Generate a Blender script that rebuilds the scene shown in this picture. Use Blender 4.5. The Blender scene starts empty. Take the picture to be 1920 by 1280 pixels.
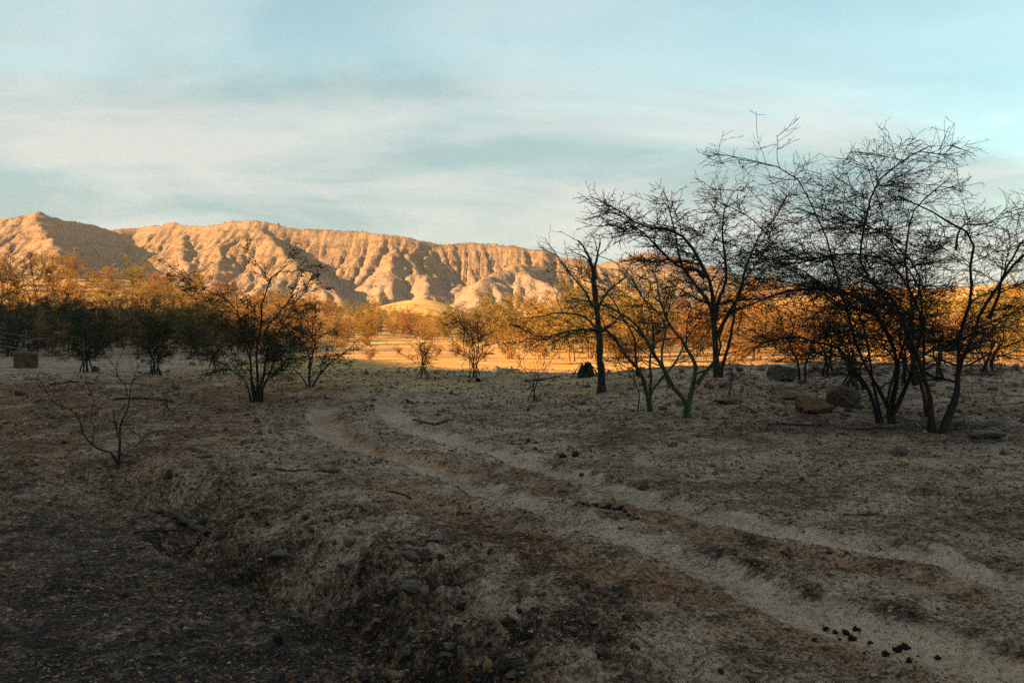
import bpy, bmesh, math
import numpy as np
from mathutils import Vector

# ------------------------------------------------------------------ camera, sky, sun, exposure
SC = bpy.context.scene
COL = SC.collection
RAD = math.radians
PITCH = RAD(1.23)          # camera looks slightly down
CAM_Z = 1.6
FPX = 1867.0               # focal length in pixels of a 1920 px wide picture
cam = bpy.data.cameras.new('camera')
cam.lens = 35.0; cam.sensor_width = 36.0; cam.clip_start = 0.05; cam.clip_end = 20000
camo = bpy.data.objects.new('camera', cam); COL.objects.link(camo)
camo.location = (0, 0, CAM_Z); camo.rotation_euler = (math.pi/2 - PITCH, 0, 0)
SC.camera = camo

SUN_AZ = RAD(65)           # light travels towards (sin, cos) of this
SUN_EL = RAD(19)
EXPOSURE = 2.4

w = bpy.data.worlds.new('World'); SC.world = w; w.use_nodes = True
nt = w.node_tree; nt.nodes.clear()
def N(tree, typ, **kw):
    n = tree.nodes.new(typ)
    for k, v in kw.items():
        if k.startswith('i_'):
            n.inputs[int(k[2:])].default_value = v
        else:
            setattr(n, k, v)
    return n
def ramp(tree, stops, fac=None, interp='LINEAR'):
    n = tree.nodes.new('ShaderNodeValToRGB'); cr = n.color_ramp; cr.interpolation = interp
    while len(cr.elements) < len(stops): cr.elements.new(0.5)
    for e, (p, c) in zip(cr.elements, stops):
        e.position = p; e.color = (c, c, c, 1) if not hasattr(c, '__len__') else (*c[:3], 1)
    if fac is not None: tree.links.new(fac, n.inputs[0])
    return n
def mixc(tree, a, b, fac, mode='MIX'):
    n = tree.nodes.new('ShaderNodeMix'); n.data_type = 'RGBA'; n.blend_type = mode
    for sock, v in ((n.inputs[0], fac), (n.inputs[6], a), (n.inputs[7], b)):
        if hasattr(v, 'links'): tree.links.new(v, sock)
        elif hasattr(v, '__len__'): sock.default_value = (*v[:3], 1)
        else: sock.default_value = v
    return n.outputs[2]
def math_n(tree, op, a, b=None, c=None, clamp=False):
    n = tree.nodes.new('ShaderNodeMath'); n.operation = op; n.use_clamp = clamp
    for i, v in enumerate((a, b, c)):
        if v is None: continue
        if hasattr(v, 'links'): tree.links.new(v, n.inputs[i])
        else: n.inputs[i].default_value = v
    return n.outputs[0]
def noise(tree, vec, scale, detail=4.0, rough=0.55, dist=0.0, dim='3D'):
    n = tree.nodes.new('ShaderNodeTexNoise'); n.noise_dimensions = dim
    n.inputs['Scale'].default_value = scale; n.inputs['Detail'].default_value = detail
    n.inputs['Roughness'].default_value = rough; n.inputs['Distortion'].default_value = dist
    if vec is not None: tree.links.new(vec, n.inputs['Vector'])
    return n.outputs[0]

sky = N(nt, 'ShaderNodeTexSky', sky_type='NISHITA', sun_disc=False)
sky.sun_elevation = SUN_EL; sky.sun_rotation = math.pi + SUN_AZ
sky.altitude = 300; sky.air_density = 1.0; sky.dust_density = 0.6; sky.ozone_density = 1.6
tc = N(nt, 'ShaderNodeTexCoord')
# a flat layer of thin cloud overhead: direction projected on a high plane
sep = N(nt, 'ShaderNodeSeparateXYZ'); nt.links.new(tc.outputs['Generated'], sep.inputs[0])
zc = math_n(nt, 'ADD', math_n(nt, 'MAXIMUM', sep.outputs[2], 0.0), 0.16)
cx = math_n(nt, 'DIVIDE', sep.outputs[0], zc); cy = math_n(nt, 'DIVIDE', sep.outputs[1], zc)
comb = N(nt, 'ShaderNodeCombineXYZ'); nt.links.new(cx, comb.inputs[0]); nt.links.new(cy, comb.inputs[1])
mp = N(nt, 'ShaderNodeMapping'); nt.links.new(comb.outputs[0], mp.inputs[0])
mp.inputs['Rotation'].default_value = (0, 0, RAD(-18)); mp.inputs['Scale'].default_value = (0.55, 1.0, 1.0)
mp.inputs['Location'].default_value = (3.1, 7.4, 0)
cl_a = noise(nt, mp.outputs[0], 0.9, 6, 0.55, 0.5)
# the sheet of cloud ends along a slanting front; beyond it only a thin veil
edge = math_n(nt, 'SUBTRACT', math_n(nt, 'SUBTRACT', cy, math_n(nt, 'MULTIPLY', cx, 0.33)), 2.45)
front = math_n(nt, 'ADD', math_n(nt, 'MULTIPLY', edge, 0.55), math_n(nt, 'MULTIPLY', math_n(nt, 'SUBTRACT', cl_a, 0.5), 2.2))
cover = ramp(nt, [(0.0, 0.52), (0.36, 0.60), (0.62, 0.86), (1.0, 0.94)], math_n(nt, 'ADD', front, 0.5, None, True))
mp2 = N(nt, 'ShaderNodeMapping'); nt.links.new(comb.outputs[0], mp2.inputs[0])
mp2.inputs['Rotation'].default_value = (0, 0, RAD(-16)); mp2.inputs['Scale'].default_value = (0.8, 1.0, 1.0)
mp2.inputs['Location'].default_value = (11.3, 2.2, 0)
th = noise(nt, mp2.outputs[0], 1.1, 7, 0.58, 0.5)
CLOUD = ramp(nt, [(0.38, (1.46, 1.52, 1.44)), (0.49, (1.10, 1.32, 1.31)), (0.59, (0.76, 1.08, 1.12))], th)
skyt = mixc(nt, sky.outputs[0], (0.62, 0.70, 0.54), 1.0, 'MULTIPLY')
skyc = mixc(nt, skyt, CLOUD.outputs[0], cover.outputs[0])
bg = N(nt, 'ShaderNodeBackground'); bg.inputs[1].default_value = 0.088
nt.links.new(skyc, bg.inputs[0])
wo = N(nt, 'ShaderNodeOutputWorld'); nt.links.new(bg.outputs[0], wo.inputs[0])

sl = bpy.data.lights.new('sun', 'SUN'); sl.energy = 5.0; sl.angle = RAD(0.5); sl.color = (1.0, 0.57, 0.23)
so = bpy.data.objects.new('sun', sl); COL.objects.link(so)
so.rotation_euler = Vector((math.sin(SUN_AZ)*math.cos(SUN_EL), math.cos(SUN_AZ)*math.cos(SUN_EL), -math.sin(SUN_EL))).to_track_quat('-Z', 'Y').to_euler()
so.location = (-40, -40, 60)

SC.view_settings.view_transform = 'Standard'; SC.view_settings.look = 'None'
SC.view_settings.exposure = EXPOSURE; SC.view_settings.gamma = 1.0
SC.render.engine = 'CYCLES'
SC.cycles.use_denoising = False
try: SC.cycles.denoiser = 'OPENIMAGEDENOISE'
except Exception: pass
SC.cycles.max_bounces = 5; SC.cycles.diffuse_bounces = 3; SC.cycles.transmission_bounces = 3
SC.cycles.transparent_max_bounces = 8

# ------------------------------------------------------------------ numpy noise
def _hash(ix, iy, seed):
    n = (ix.astype(np.int64)*374761393 + iy.astype(np.int64)*668265263 + seed*1442695041) & 0xFFFFFFFF
    n = ((n ^ (n >> 13))*1274126177) & 0xFFFFFFFF
    n = ((n ^ (n >> 16))*2246822519) & 0xFFFFFFFF
    return ((n ^ (n >> 15)) & 0xFFFFFF)/float(0x1000000)
def gnoise(x, y, seed=0):
    ix = np.floor(x); iy = np.floor(y); fx = x-ix; fy = y-iy
    u = fx*fx*fx*(fx*(fx*6-15)+10); v = fy*fy*fy*(fy*(fy*6-15)+10)
    def g(ox, oy):
        a = _hash(ix+ox, iy+oy, seed)*2*np.pi
        return np.cos(a)*(fx-ox)+np.sin(a)*(fy-oy)
    return ((g(0,0)*(1-u)+g(1,0)*u)*(1-v)+(g(0,1)*(1-u)+g(1,1)*u)*v)*1.5
def fbm(x, y, lam, octv=4, seed=0, gain=0.5):
    s = 0; a = 1.0; f = 1.0/lam
    for o in range(octv):
        s = s+a*gnoise(x*f+17.3*o, y*f-9.1*o, seed+o); a *= gain; f *= 2.03
    return s
def sstep(a, b, x):
    t = np.clip((x-a)/(b-a), 0, 1); return t*t*(3-2*t)
def polydist(x, y, P):
    """distance, arc length and signed side (+ right of travel) to a polyline; far points are left at a large distance"""
    P = np.asarray(P, float); lo = P.min(0)-4; hi = P.max(0)+4
    best = np.full(x.shape, 1e3); arc = np.zeros(x.shape); side = np.ones(x.shape)
    A = P[:-1]; Dv = P[1:]-A; L = np.hypot(Dv[:, 0], Dv[:, 1])+1e-9; acc = np.concatenate([[0], np.cumsum(L)[:-1]])
    m = np.nonzero((x > lo[0]) & (x < hi[0]) & (y > lo[1]) & (y < hi[1]))[0]
    for c in range(0, len(m), 60000):
        k = m[c:c+60000]; px = x[k][:, None].astype(np.float32); py = y[k][:, None].astype(np.float32)
        ax, ay, dx, dy, l = (v.astype(np.float32)[None, :] for v in (A[:, 0], A[:, 1], Dv[:, 0], Dv[:, 1], L))
        ex, ey = px-ax, py-ay
        t = np.clip((ex*dx+ey*dy)/l**2, 0, 1); d2 = (ex-t*dx)**2+(ey-t*dy)**2
        b = np.argmin(d2, 1); r = np.arange(len(k))
        best[k] = np.sqrt(d2[r, b]); arc[k] = acc[b]+t[r, b]*L[b]
        side[k] = np.sign(ex[r, b]*Dv[b, 1]-ey[r, b]*Dv[b, 0])
    if len(m) < x.size:        # which side the far points lie on, from a coarse copy of the line
        f = np.nonzero(best > 500)[0]; Q = P[np.linspace(0, len(P)-1, 6).astype(int)]; bb = np.full(len(f), 1e9)
        for a, b in zip(Q[:-1], Q[1:]):
            dx, dy = b-a; t = np.clip(((x[f]-a[0])*dx+(y[f]-a[1])*dy)/(dx*dx+dy*dy+1e-9), 0, 1)
            d = np.hypot(x[f]-a[0]-t*dx, y[f]-a[1]-t*dy); mm = d < bb; bb = np.where(mm, d, bb)
            side[f] = np.where(mm, np.sign((x[f]-a[0])*dy-(y[f]-a[1])*dx), side[f])
            arc[f] = np.where(mm, t*0+acc[-1]*0.5, arc[f])
        best[f] = bb
    return best, arc, side
def smooth_path(P, n=8):
    P = np.array(P, float); Q = np.vstack([2*P[0]-P[1], P, 2*P[-1]-P[-2]]); out = []
    for i in range(1, len(Q)-2):
        for t in np.linspace(0, 1, n, endpoint=False):
            a, b, c, d = Q[i-1], Q[i], Q[i+1], Q[i+2]
            out.append(0.5*((2*b)+(-a+c)*t+(2*a-5*b+4*c-d)*t*t+(-a+3*b-3*c+d)*t**3))
    out.append(P[-1]); return np.array(out)
def flat(px, py, z=0.0):
    """point of the level z seen at a place of the 1920x1280 photograph"""
    u = (px-960)/FPX; v = (640-py)/FPX
    dy = math.cos(PITCH)+v*math.sin(PITCH); dz = -math.sin(PITCH)+v*math.cos(PITCH)
    t = (z-CAM_Z)/dz
    return (u*t, dy*t)

# ------------------------------------------------------------------ the lie of the land
GULLY = smooth_path([flat(*p, z=-0.15) for p in [(180,862),(225,885),(290,930),(380,1000),(520,1062),(640,1120),(760,1200),(850,1275)]]+[(0.15,3.0),(0.7,1.2),(1.4,-2.0),(3,-8)], 6)
RUT_A = smooth_path([flat(*p) for p in [(800,733),(711,737),(650,750),(608,768),(606,795),(636,824),(746,860),(855,893),(928,926),(1019,955),(1110,980),(1183,1010),(1293,1050),(1389,1095),(1482,1132),(1600,1170),(1800,1235)]]+[(2.6,3.2),(3.6,1.5)], 5)
RUT_B = smooth_path([flat(*p) for p in [(860,728),(790,738),(735,752),(728,772),(760,800),(819,820),(910,842),(983,864),(1056,886),(1147,911),(1293,955),(1445,990),(1557,1012),(1670,1030),(1782,1059),(1920,1092)]]+[(3.9,4.6),(5.2,3.2)], 5)
BROWN_1 = smooth_path([flat(*p) for p in [(690,900),(780,935),(850,960),(950,1003),(1050,1045),(1150,1080),(1220,1096),(1332,1126),(1400,1147),(1482,1179),(1595,1208),(1750,1250)]], 4)
BROWN_2 = smooth_path([flat(*p) for p in [(615,775),(640,812),(700,840),(782,865),(880,880),(983,898),(1092,929),(1183,950),(1293,982),(1389,1014),(1464,1028),(1557,1050),(1651,1078),(1800,1110)]], 4)
SA, CA = math.sin(SUN_AZ), math.cos(SUN_AZ)
TANE = math.tan(SUN_EL)

def terrain(x, y, r=None):
    """height of the ground; r = distance from the camera, for how much fine relief the sheet can hold"""
    x = np.asarray(x, float); y = np.asarray(y, float)
    if r is None: r = np.hypot(x, y)
    z = 0.10*fbm(x, y, 9.0, 3, 3)*sstep(4, 14, r)
    near = r < 45
    # gully and the lower flat beside it
    d, a, sd = polydist(x, y, GULLY)
    s = d*sd*-1.0
    bill = 1-2*np.abs(fbm(x, y, 0.5, 3, 15))
    s = s+0.20*fbm(x, y, 0.9, 3, 11)+0.13*fbm(x, y, 0.22, 3, 12)
    fade = sstep(0.3, 3.2, a)*(1-sstep(10.5, 14, y))*(1-sstep(9, 14, np.abs(x)))
    z = z-0.33*(1-sstep(-0.05, 0.75, s))*fade-0.15*np.exp(-(s/0.16)**2)*fade*sstep(-0.2, 0.6, 1-0*s)
    z = z+0.07*fade*np.exp(-((s-0.7)/0.6)**2)*(0.1+1.2*fbm(x, y, 0.45, 4, 14)+0.6*bill)
    # ruts
    for R, dep, seed in ((RUT_A, 0.060, 21), (RUT_B, 0.050, 23)):
        d, a, sd = polydist(x, y, R); d = d+0.03*fbm(x, y, 0.5, 2, seed)
        z = z-dep*np.exp(-(d/0.20)**4)+0.030*np.exp(-((d-0.34)/0.11)**2)*(0.7+0.9*fbm(x, y, 0.4, 2, seed+1))
    d, a, sd = polydist(x, y, BROWN_1); z = z-0.035*np.exp(-(d/0.22)**2)
    d, a, sd = polydist(x, y, BROWN_2); z = z-0.025*np.exp(-(d/0.18)**2)
    # terrace on the right, falling off again behind
    ter = sstep(0.0, 4.5, x-0.02*y+0.8*fbm(x, y, 5, 2, 31))*sstep(9, 22, y)*(1-sstep(25.5, 31, y+0.9*fbm(x, y, 4, 2, 32)))
    z = z+0.48*ter+0.05*ter*fbm(x, y, 1.6, 3, 33)
    # fine relief
    z = z+0.035*fbm(x, y, 1.3, 2, 41)*(1-sstep(20, 50, r))
    z = z+0.022*fbm(x, y, 0.42, 2, 43)*(1-sstep(9, 24, r))
    cl = 0.6-1.6*np.abs(fbm(x, y, 0.20, 3, 45)); z = z+0.020*cl*(1-sstep(6, 15, r))*(0.5+sstep(-0.1, 0.4, fbm(x, y, 1.1, 2, 46)))
    z = z+0.009*fbm(x, y, 0.07, 2, 47)*(1-sstep(3.5, 9, r))
    # hillocks in the middle distance
    z = z+4.6*np.exp(-((x+43)/24)**2-((y-104)/20)**2)+2.6*np.exp(-((x+70)/22)**2-((y-92)/24)**2)
    z = z+4.4*np.exp(-((x+18)/11)**2-((y-200)/12)**2)+2.2*np.exp(-((x+34)/20)**2-((y-190)/14)**2)
    z = z+12*np.exp(-((x-165)/46)**2-((y-310)/40)**2)+9*np.exp(-((x-105)/40)**2-((y-330)/30)**2)
    z = z+1.2*fbm(x, y, 38, 3, 51)*sstep(55, 120, r)
    # the high hill behind the photographer, whose shade covers the foreground
    t = x*SA+y*CA; q = x*CA-y*SA
    te = np.clip(9.6+0.90*(q+31), 9.6, 44)+0.6*fbm(q, q*0, 14, 3, 61)+5.0*(1-sstep(-64, -44, q))
    te = te-60*(1-sstep(-125, -75, q))
    hill = TANE*(te+70)*np.exp(-((t+70)/23)**2)
    z = z+hill*(1-sstep(150, 260, np.abs(q)))
    return z
_cam_ground = float(terrain(np.array([0.0]), np.array([0.0]))[0])

def at(px, py):
    """where the sight line through a place of the photograph meets the ground"""
    u = (px-960)/FPX; v = (640-py)/FPX
    D = np.array([u, math.cos(PITCH)+v*math.sin(PITCH), -math.sin(PITCH)+v*math.cos(PITCH)])
    lo, hi = 2.5, 400.0
    for n in (90, 24, 24):
        t = np.geomspace(lo, hi, n); P = D[None, :]*t[:, None]
        g = terrain(P[:, 0], P[:, 1])-(P[:, 2]+CAM_Z)
        i = int(np.argmax(g > 0)) if (g > 0).any() else n-1
        lo, hi = t[max(i-1, 0)], t[i]
        if lo == hi: break
    p = D*(0.5*(lo+hi)); return np.array([p[0], p[1], float(terrain(np.array([p[0]]), np.array([p[1]]))[0])])
def gz(x, y): return float(terrain(np.array([x]), np.array([y]))[0])

# ------------------------------------------------------------------ object helpers
def mesh_np(name, V, F, mats=(), smooth=True, midx=None):
    """F: (n,3) or (n,4) array, or a list of such arrays"""
    me = bpy.data.meshes.new(name)
    Fs = F if isinstance(F, (list, tuple)) else [F]
    Fs = [np.asarray(f, np.int32) for f in Fs if len(f)]
    V = np.asarray(V, np.float32)
    me.vertices.add(len(V)); me.vertices.foreach_set('co', V.ravel())
    tot = np.concatenate([np.full(len(f), f.shape[1], np.int32) for f in Fs])
    st = np.concatenate([[0], np.cumsum(tot)[:-1]]).astype(np.int32)
    li = np.concatenate([f.ravel() for f in Fs]).astype(np.int32)
    me.loops.add(len(li)); me.loops.foreach_set('vertex_index', li)
    me.polygons.add(len(tot)); me.polygons.foreach_set('loop_start', st); me.polygons.foreach_set('loop_total', tot)
    if midx is not None: me.polygons.foreach_set('material_index', np.asarray(midx, np.int32))
    me.polygons.foreach_set('use_smooth', np.full(len(tot), bool(smooth)))
    for m in mats: me.materials.append(m)
    me.update(calc_edges=True)
    return me
def link(name, data, parent=None, loc=None):
    o = bpy.data.objects.new(name, data); COL.objects.link(o)
    if parent is not None: o.parent = parent
    if loc is not None: o.location = loc
    return o
def tag(o, label=None, cat=None, group=None, kind=None):
    if label: o['label'] = label
    if cat: o['category'] = cat
    if group: o['group'] = group
    if kind: o['kind'] = kind
    return o
def copy_thing(root, loc, rz=0.0, sc=1.0, label=None, group=None):
    r = root.copy(); COL.objects.link(r); r.location = loc; r.rotation_euler = (0, 0, rz); r.scale = (sc, sc, sc)
    if label: r['label'] = label
    if group: r['group'] = group
    for ch in root.children:
        c = ch.copy(); COL.objects.link(c); c.parent = r
    return r

# ------------------------------------------------------------------ materials
def mat(name):
    m = bpy.data.materials.new(name); m.use_nodes = True; t = m.node_tree; t.nodes.clear()
    o = t.nodes.new('ShaderNodeOutputMaterial'); return m, t, o
def principled(t, o, rough=0.95, spec=0.15):
    b = t.nodes.new('ShaderNodeBsdfPrincipled'); b.inputs['Roughness'].default_value = rough
    b.inputs['Specular IOR Level'].default_value = spec
    t.links.new(b.outputs[0], o.inputs[0]); return b
def bump(t, height, strength, dist, prev=None):
    b = t.nodes.new('ShaderNodeBump'); b.inputs['Strength'].default_value = strength; b.inputs['Distance'].default_value = dist
    t.links.new(height, b.inputs['Height'])
    if prev is not None: t.links.new(prev, b.inputs['Normal'])
    return b.outputs[0]

def ground_material():
    m, t, o = mat('ground'); b = principled(t, o, 0.97, 0.1)
    geo = t.nodes.new('ShaderNodeNewGeometry'); P = geo.outputs['Position']
    at_ = t.nodes.new('ShaderNodeAttribute'); at_.attribute_name = 'mask'
    sp = t.nodes.new('ShaderNodeSeparateColor'); t.links.new(at_.outputs['Color'], sp.inputs[0])
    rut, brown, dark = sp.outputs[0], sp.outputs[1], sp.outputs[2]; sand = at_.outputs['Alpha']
    n1 = noise(t, P, 1.1, 6, 0.6); n2 = noise(t, P, 7.0, 6, 0.65); n3 = noise(t, P, 38.0, 5, 0.7); n4 = noise(t, P, 160.0, 3, 0.6)
    tr = t.nodes.new('ShaderNodeAttribute'); tr.attribute_name = 'track'
    ts = t.nodes.new('ShaderNodeSeparateXYZ'); t.links.new(tr.outputs['Vector'], ts.inputs[0])
    # tyre lugs: slanted bars across the rut
    ph = math_n(t, 'ADD', math_n(t, 'MULTIPLY', ts.outputs[0], 70.0), math_n(t, 'MULTIPLY', math_n(t, 'ABSOLUTE', ts.outputs[1]), 26.0))
    lug = math_n(t, 'MULTIPLY', math_n(t, 'SINE', math_n(t, 'ADD', ph, math_n(t, 'MULTIPLY', n2, 5.0))), ts.outputs[2])
    n5a = noise(t, P, 5.0, 10, 0.82); n7 = noise(t, P, 27.0, 6, 0.75)
    n5 = math_n(t, 'ADD', math_n(t, 'MULTIPLY', n5a, 0.66), math_n(t, 'MULTIPLY', math_n(t, 'SUBTRACT', n7, 0.235), 0.64))
    # how much litter lies on the bare dust: less in the ruts, more on the burnt side, with vignetting painted in
    g = math_n(t, 'ADD', math_n(t, 'ADD', n5, 0.027), math_n(t, 'MULTIPLY', math_n(t, 'SUBTRACT', n1, 0.5), 0.30))
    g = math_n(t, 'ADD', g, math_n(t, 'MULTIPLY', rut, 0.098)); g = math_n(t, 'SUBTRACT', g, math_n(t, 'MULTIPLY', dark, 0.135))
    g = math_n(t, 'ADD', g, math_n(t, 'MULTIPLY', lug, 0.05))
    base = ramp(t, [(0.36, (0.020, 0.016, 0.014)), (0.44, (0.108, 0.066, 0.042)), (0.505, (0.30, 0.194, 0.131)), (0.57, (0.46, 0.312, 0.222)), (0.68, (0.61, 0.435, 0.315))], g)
    tint = mixc(t, (1, 1, 1), (0.82, 0.52, 0.27), math_n(t, 'MULTIPLY', brown, 0.85))
    c = mixc(t, base.outputs[0], tint, 1.0, 'MULTIPLY')
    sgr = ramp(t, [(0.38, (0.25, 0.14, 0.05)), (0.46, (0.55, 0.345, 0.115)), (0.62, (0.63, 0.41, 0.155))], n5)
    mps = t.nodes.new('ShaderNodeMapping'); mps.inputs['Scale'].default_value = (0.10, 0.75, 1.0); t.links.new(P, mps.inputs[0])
    shadow_strk = ramp(t, [(0.44, 0.0), (0.60, 0.6)], noise(t, mps.outputs[0], 1.0, 6, 0.62, 0.3))  # long shadows and brown tufts, painted as streaks into the sand colour
    sgc = mixc(t, sgr.outputs[0], (0.20, 0.105, 0.045), shadow_strk.outputs[0])
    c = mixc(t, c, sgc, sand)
    sp1 = ramp(t, [(0.42, 1.0), (0.455, 0.0)], n3)
    c = mixc(t, c, (0.030, 0.022, 0.016), math_n(t, 'MULTIPLY', sp1.outputs[0], math_n(t, 'SUBTRACT', 0.7, math_n(t, 'MULTIPLY', math_n(t, 'ADD', rut, sand, None, True), 0.5))))
    sp2 = ramp(t, [(0.60, 0.0), (0.65, 1.0)], n3)
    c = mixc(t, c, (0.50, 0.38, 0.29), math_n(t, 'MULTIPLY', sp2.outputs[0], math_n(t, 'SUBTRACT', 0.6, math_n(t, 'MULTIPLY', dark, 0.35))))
    sp3 = ramp(t, [(0.62, 0.0), (0.67, 1.0)], noise(t, P, 24.0, 2, 0.5))
    c = mixc(t, c, (0.34, 0.12, 0.035), math_n(t, 'MULTIPLY', sp3.outputs[0], 0.75))
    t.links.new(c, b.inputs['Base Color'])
    nb = bump(t, n2, 0.8, 0.06); nb = bump(t, n5, 0.8, 0.04, nb); nb = bump(t, n3, 0.8, 0.022, nb); nb = bump(t, n4, 0.7, 0.006, nb)
    nb = bump(t, lug, 1.0, 0.030, nb)
    t.links.new(nb, b.inputs['Normal'])
    return m
def rock_material(name, cols, scale=3.0, bs=0.6):
    m, t, o = mat(name); b = principled(t, o, 0.9, 0.2)
    tcn = t.nodes.new('ShaderNodeTexCoord'); oi = t.nodes.new('ShaderNodeObjectInfo')
    ad = t.nodes.new('ShaderNodeVectorMath'); ad.operation = 'ADD'
    sc_ = t.nodes.new('ShaderNodeVectorMath'); sc_.operation = 'SCALE'; sc_.inputs['Scale'].default_value = 40.0
    cb = t.nodes.new('ShaderNodeCombineXYZ')
    for i in range(3): t.links.new(oi.outputs['Random'], cb.inputs[i])
    t.links.new(cb.outputs[0], sc_.inputs[0]); t.links.new(tcn.outputs['Object'], ad.inputs[0]); t.links.new(sc_.outputs[0], ad.inputs[1])
    n1 = noise(t, ad.outputs[0], scale, 6, 0.65, 0.3); n2 = noise(t, ad.outputs[0], scale*6, 5, 0.7)
    k = len(cols); c = ramp(t, [(0.28+0.44*i/(k-1), cc) for i, cc in enumerate(cols)], math_n(t, 'ADD', math_n(t, 'MULTIPLY', n1, 0.7), math_n(t, 'MULTIPLY', n2, 0.3)))
    t.links.new(c.outputs[0], b.inputs['Base Color'])
    nb = bump(t, n1, bs, 0.06); nb = bump(t, n2, bs, 0.02, nb); t.links.new(nb, b.inputs['Normal'])
    return m
def island_material(name, cols, rough=0.95):
    m, t, o = mat(name); b = principled(t, o, rough, 0.15)
    g = t.nodes.new('ShaderNodeNewGeometry'); k = len(cols)
    c = ramp(t, [(i/k, cc) for i, cc in enumerate(cols)], g.outputs['Random Per Island'], 'CONSTANT')
    t.links.new(c.outputs[0], b.inputs['Base Color']); return m
def bark_material(name, c0, c1, scale=9.0):
    m, t, o = mat(name); b = principled(t, o, 0.92, 0.2)
    tcn = t.nodes.new('ShaderNodeTexCoord'); mpn = t.nodes.new('ShaderNodeMapping'); mpn.inputs['Scale'].default_value = (1, 1, 0.3)
    t.links.new(tcn.outputs['Object'], mpn.inputs[0])
    n1 = noise(t, mpn.outputs[0], scale, 5, 0.65); n2 = noise(t, mpn.outputs[0], scale*7, 4, 0.7)
    c = ramp(t, [(0.32, c0), (0.68, c1)], n1); t.links.new(c.outputs[0], b.inputs['Base Color'])
    nb = bump(t, n2, 0.8, 0.01); t.links.new(nb, b.inputs['Normal']); return m
def leaf_material(name, cols, trans=0.35):
    m, t, o = mat(name)
    g = t.nodes.new('ShaderNodeNewGeometry'); oi = t.nodes.new('ShaderNodeObjectInfo')
    k = len(cols); c = ramp(t, [(i/k, cc) for i, cc in enumerate(cols)], g.outputs['Random Per Island'], 'CONSTANT')
    hs = t.nodes.new('ShaderNodeHueSaturation'); t.links.new(c.outputs[0], hs.inputs['Color'])
    t.links.new(math_n(t, 'ADD', 0.47, math_n(t, 'MULTIPLY', oi.outputs['Random'], 0.05)), hs.inputs['Hue'])
    t.links.new(math_n(t, 'ADD', 0.8, math_n(t, 'MULTIPLY', oi.outputs['Random'], 0.4)), hs.inputs['Value'])
    d = t.nodes.new('ShaderNodeBsdfDiffuse'); tr = t.nodes.new('ShaderNodeBsdfTranslucent'); mx = t.nodes.new('ShaderNodeMixShader')
    mx.inputs[0].default_value = trans
    t.links.new(hs.outputs[0], d.inputs[0]); t.links.new(hs.outputs[0], tr.inputs[0])
    t.links.new(d.outputs[0], mx.inputs[1]); t.links.new(tr.outputs[0], mx.inputs[2]); t.links.new(mx.outputs[0], o.inputs[0]); return m

M = {}
M['ground'] = ground_material()
M['rock'] = rock_material('rock', [(0.04, 0.03, 0.023), (0.115, 0.080, 0.055), (0.20, 0.145, 0.10)])
M['rock_orange'] = rock_material('rock_orange', [(0.065, 0.034, 0.02), (0.19, 0.10, 0.05), (0.27, 0.16, 0.085)])
M['rock_grey'] = rock_material('rock_grey', [(0.035, 0.029, 0.025), (0.095, 0.078, 0.066), (0.20, 0.168, 0.14)])
M['rock_block'] = rock_material('rock_block', [(0.030, 0.018, 0.011), (0.095, 0.056, 0.028), (0.15, 0.092, 0.048)], 4, 0.9)
M['dung'] = rock_material('dung', [(0.008, 0.007, 0.006), (0.02, 0.017, 0.014)], 8)
M['bark_dark'] = bark_material('bark_dark', (0.016, 0.012, 0.010), (0.045, 0.034, 0.026))
M['bark_brown'] = bark_material('bark_brown', (0.030, 0.022, 0.015), (0.085, 0.06, 0.04))
M['bark_green'] = bark_material('bark_green', (0.030, 0.036, 0.022), (0.068, 0.076, 0.042))
M['bark_straw'] = bark_material('bark_straw', (0.13, 0.072, 0.03), (0.28, 0.165, 0.07))
M['deadwood'] = bark_material('deadwood', (0.12, 0.10, 0.08), (0.33, 0.28, 0.22))
M['leaf_olive'] = leaf_material('leaf_olive', [(0.045, 0.055, 0.022), (0.065, 0.07, 0.026), (0.085, 0.075, 0.025), (0.04, 0.05, 0.026)])
M['leaf_gold'] = leaf_material('leaf_gold', [(0.28, 0.18, 0.03), (0.34, 0.22, 0.035), (0.21, 0.16, 0.035), (0.33, 0.17, 0.03), (0.16, 0.15, 0.04)])
M['leaf_rust'] = leaf_material('leaf_rust', [(0.26, 0.12, 0.025), (0.32, 0.17, 0.035), (0.18, 0.09, 0.025), (0.30, 0.20, 0.06)])
M['leaf_green'] = leaf_material('leaf_green', [(0.13, 0.14, 0.035), (0.19, 0.17, 0.03), (0.10, 0.11, 0.035), (0.22, 0.17, 0.03)])

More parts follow.
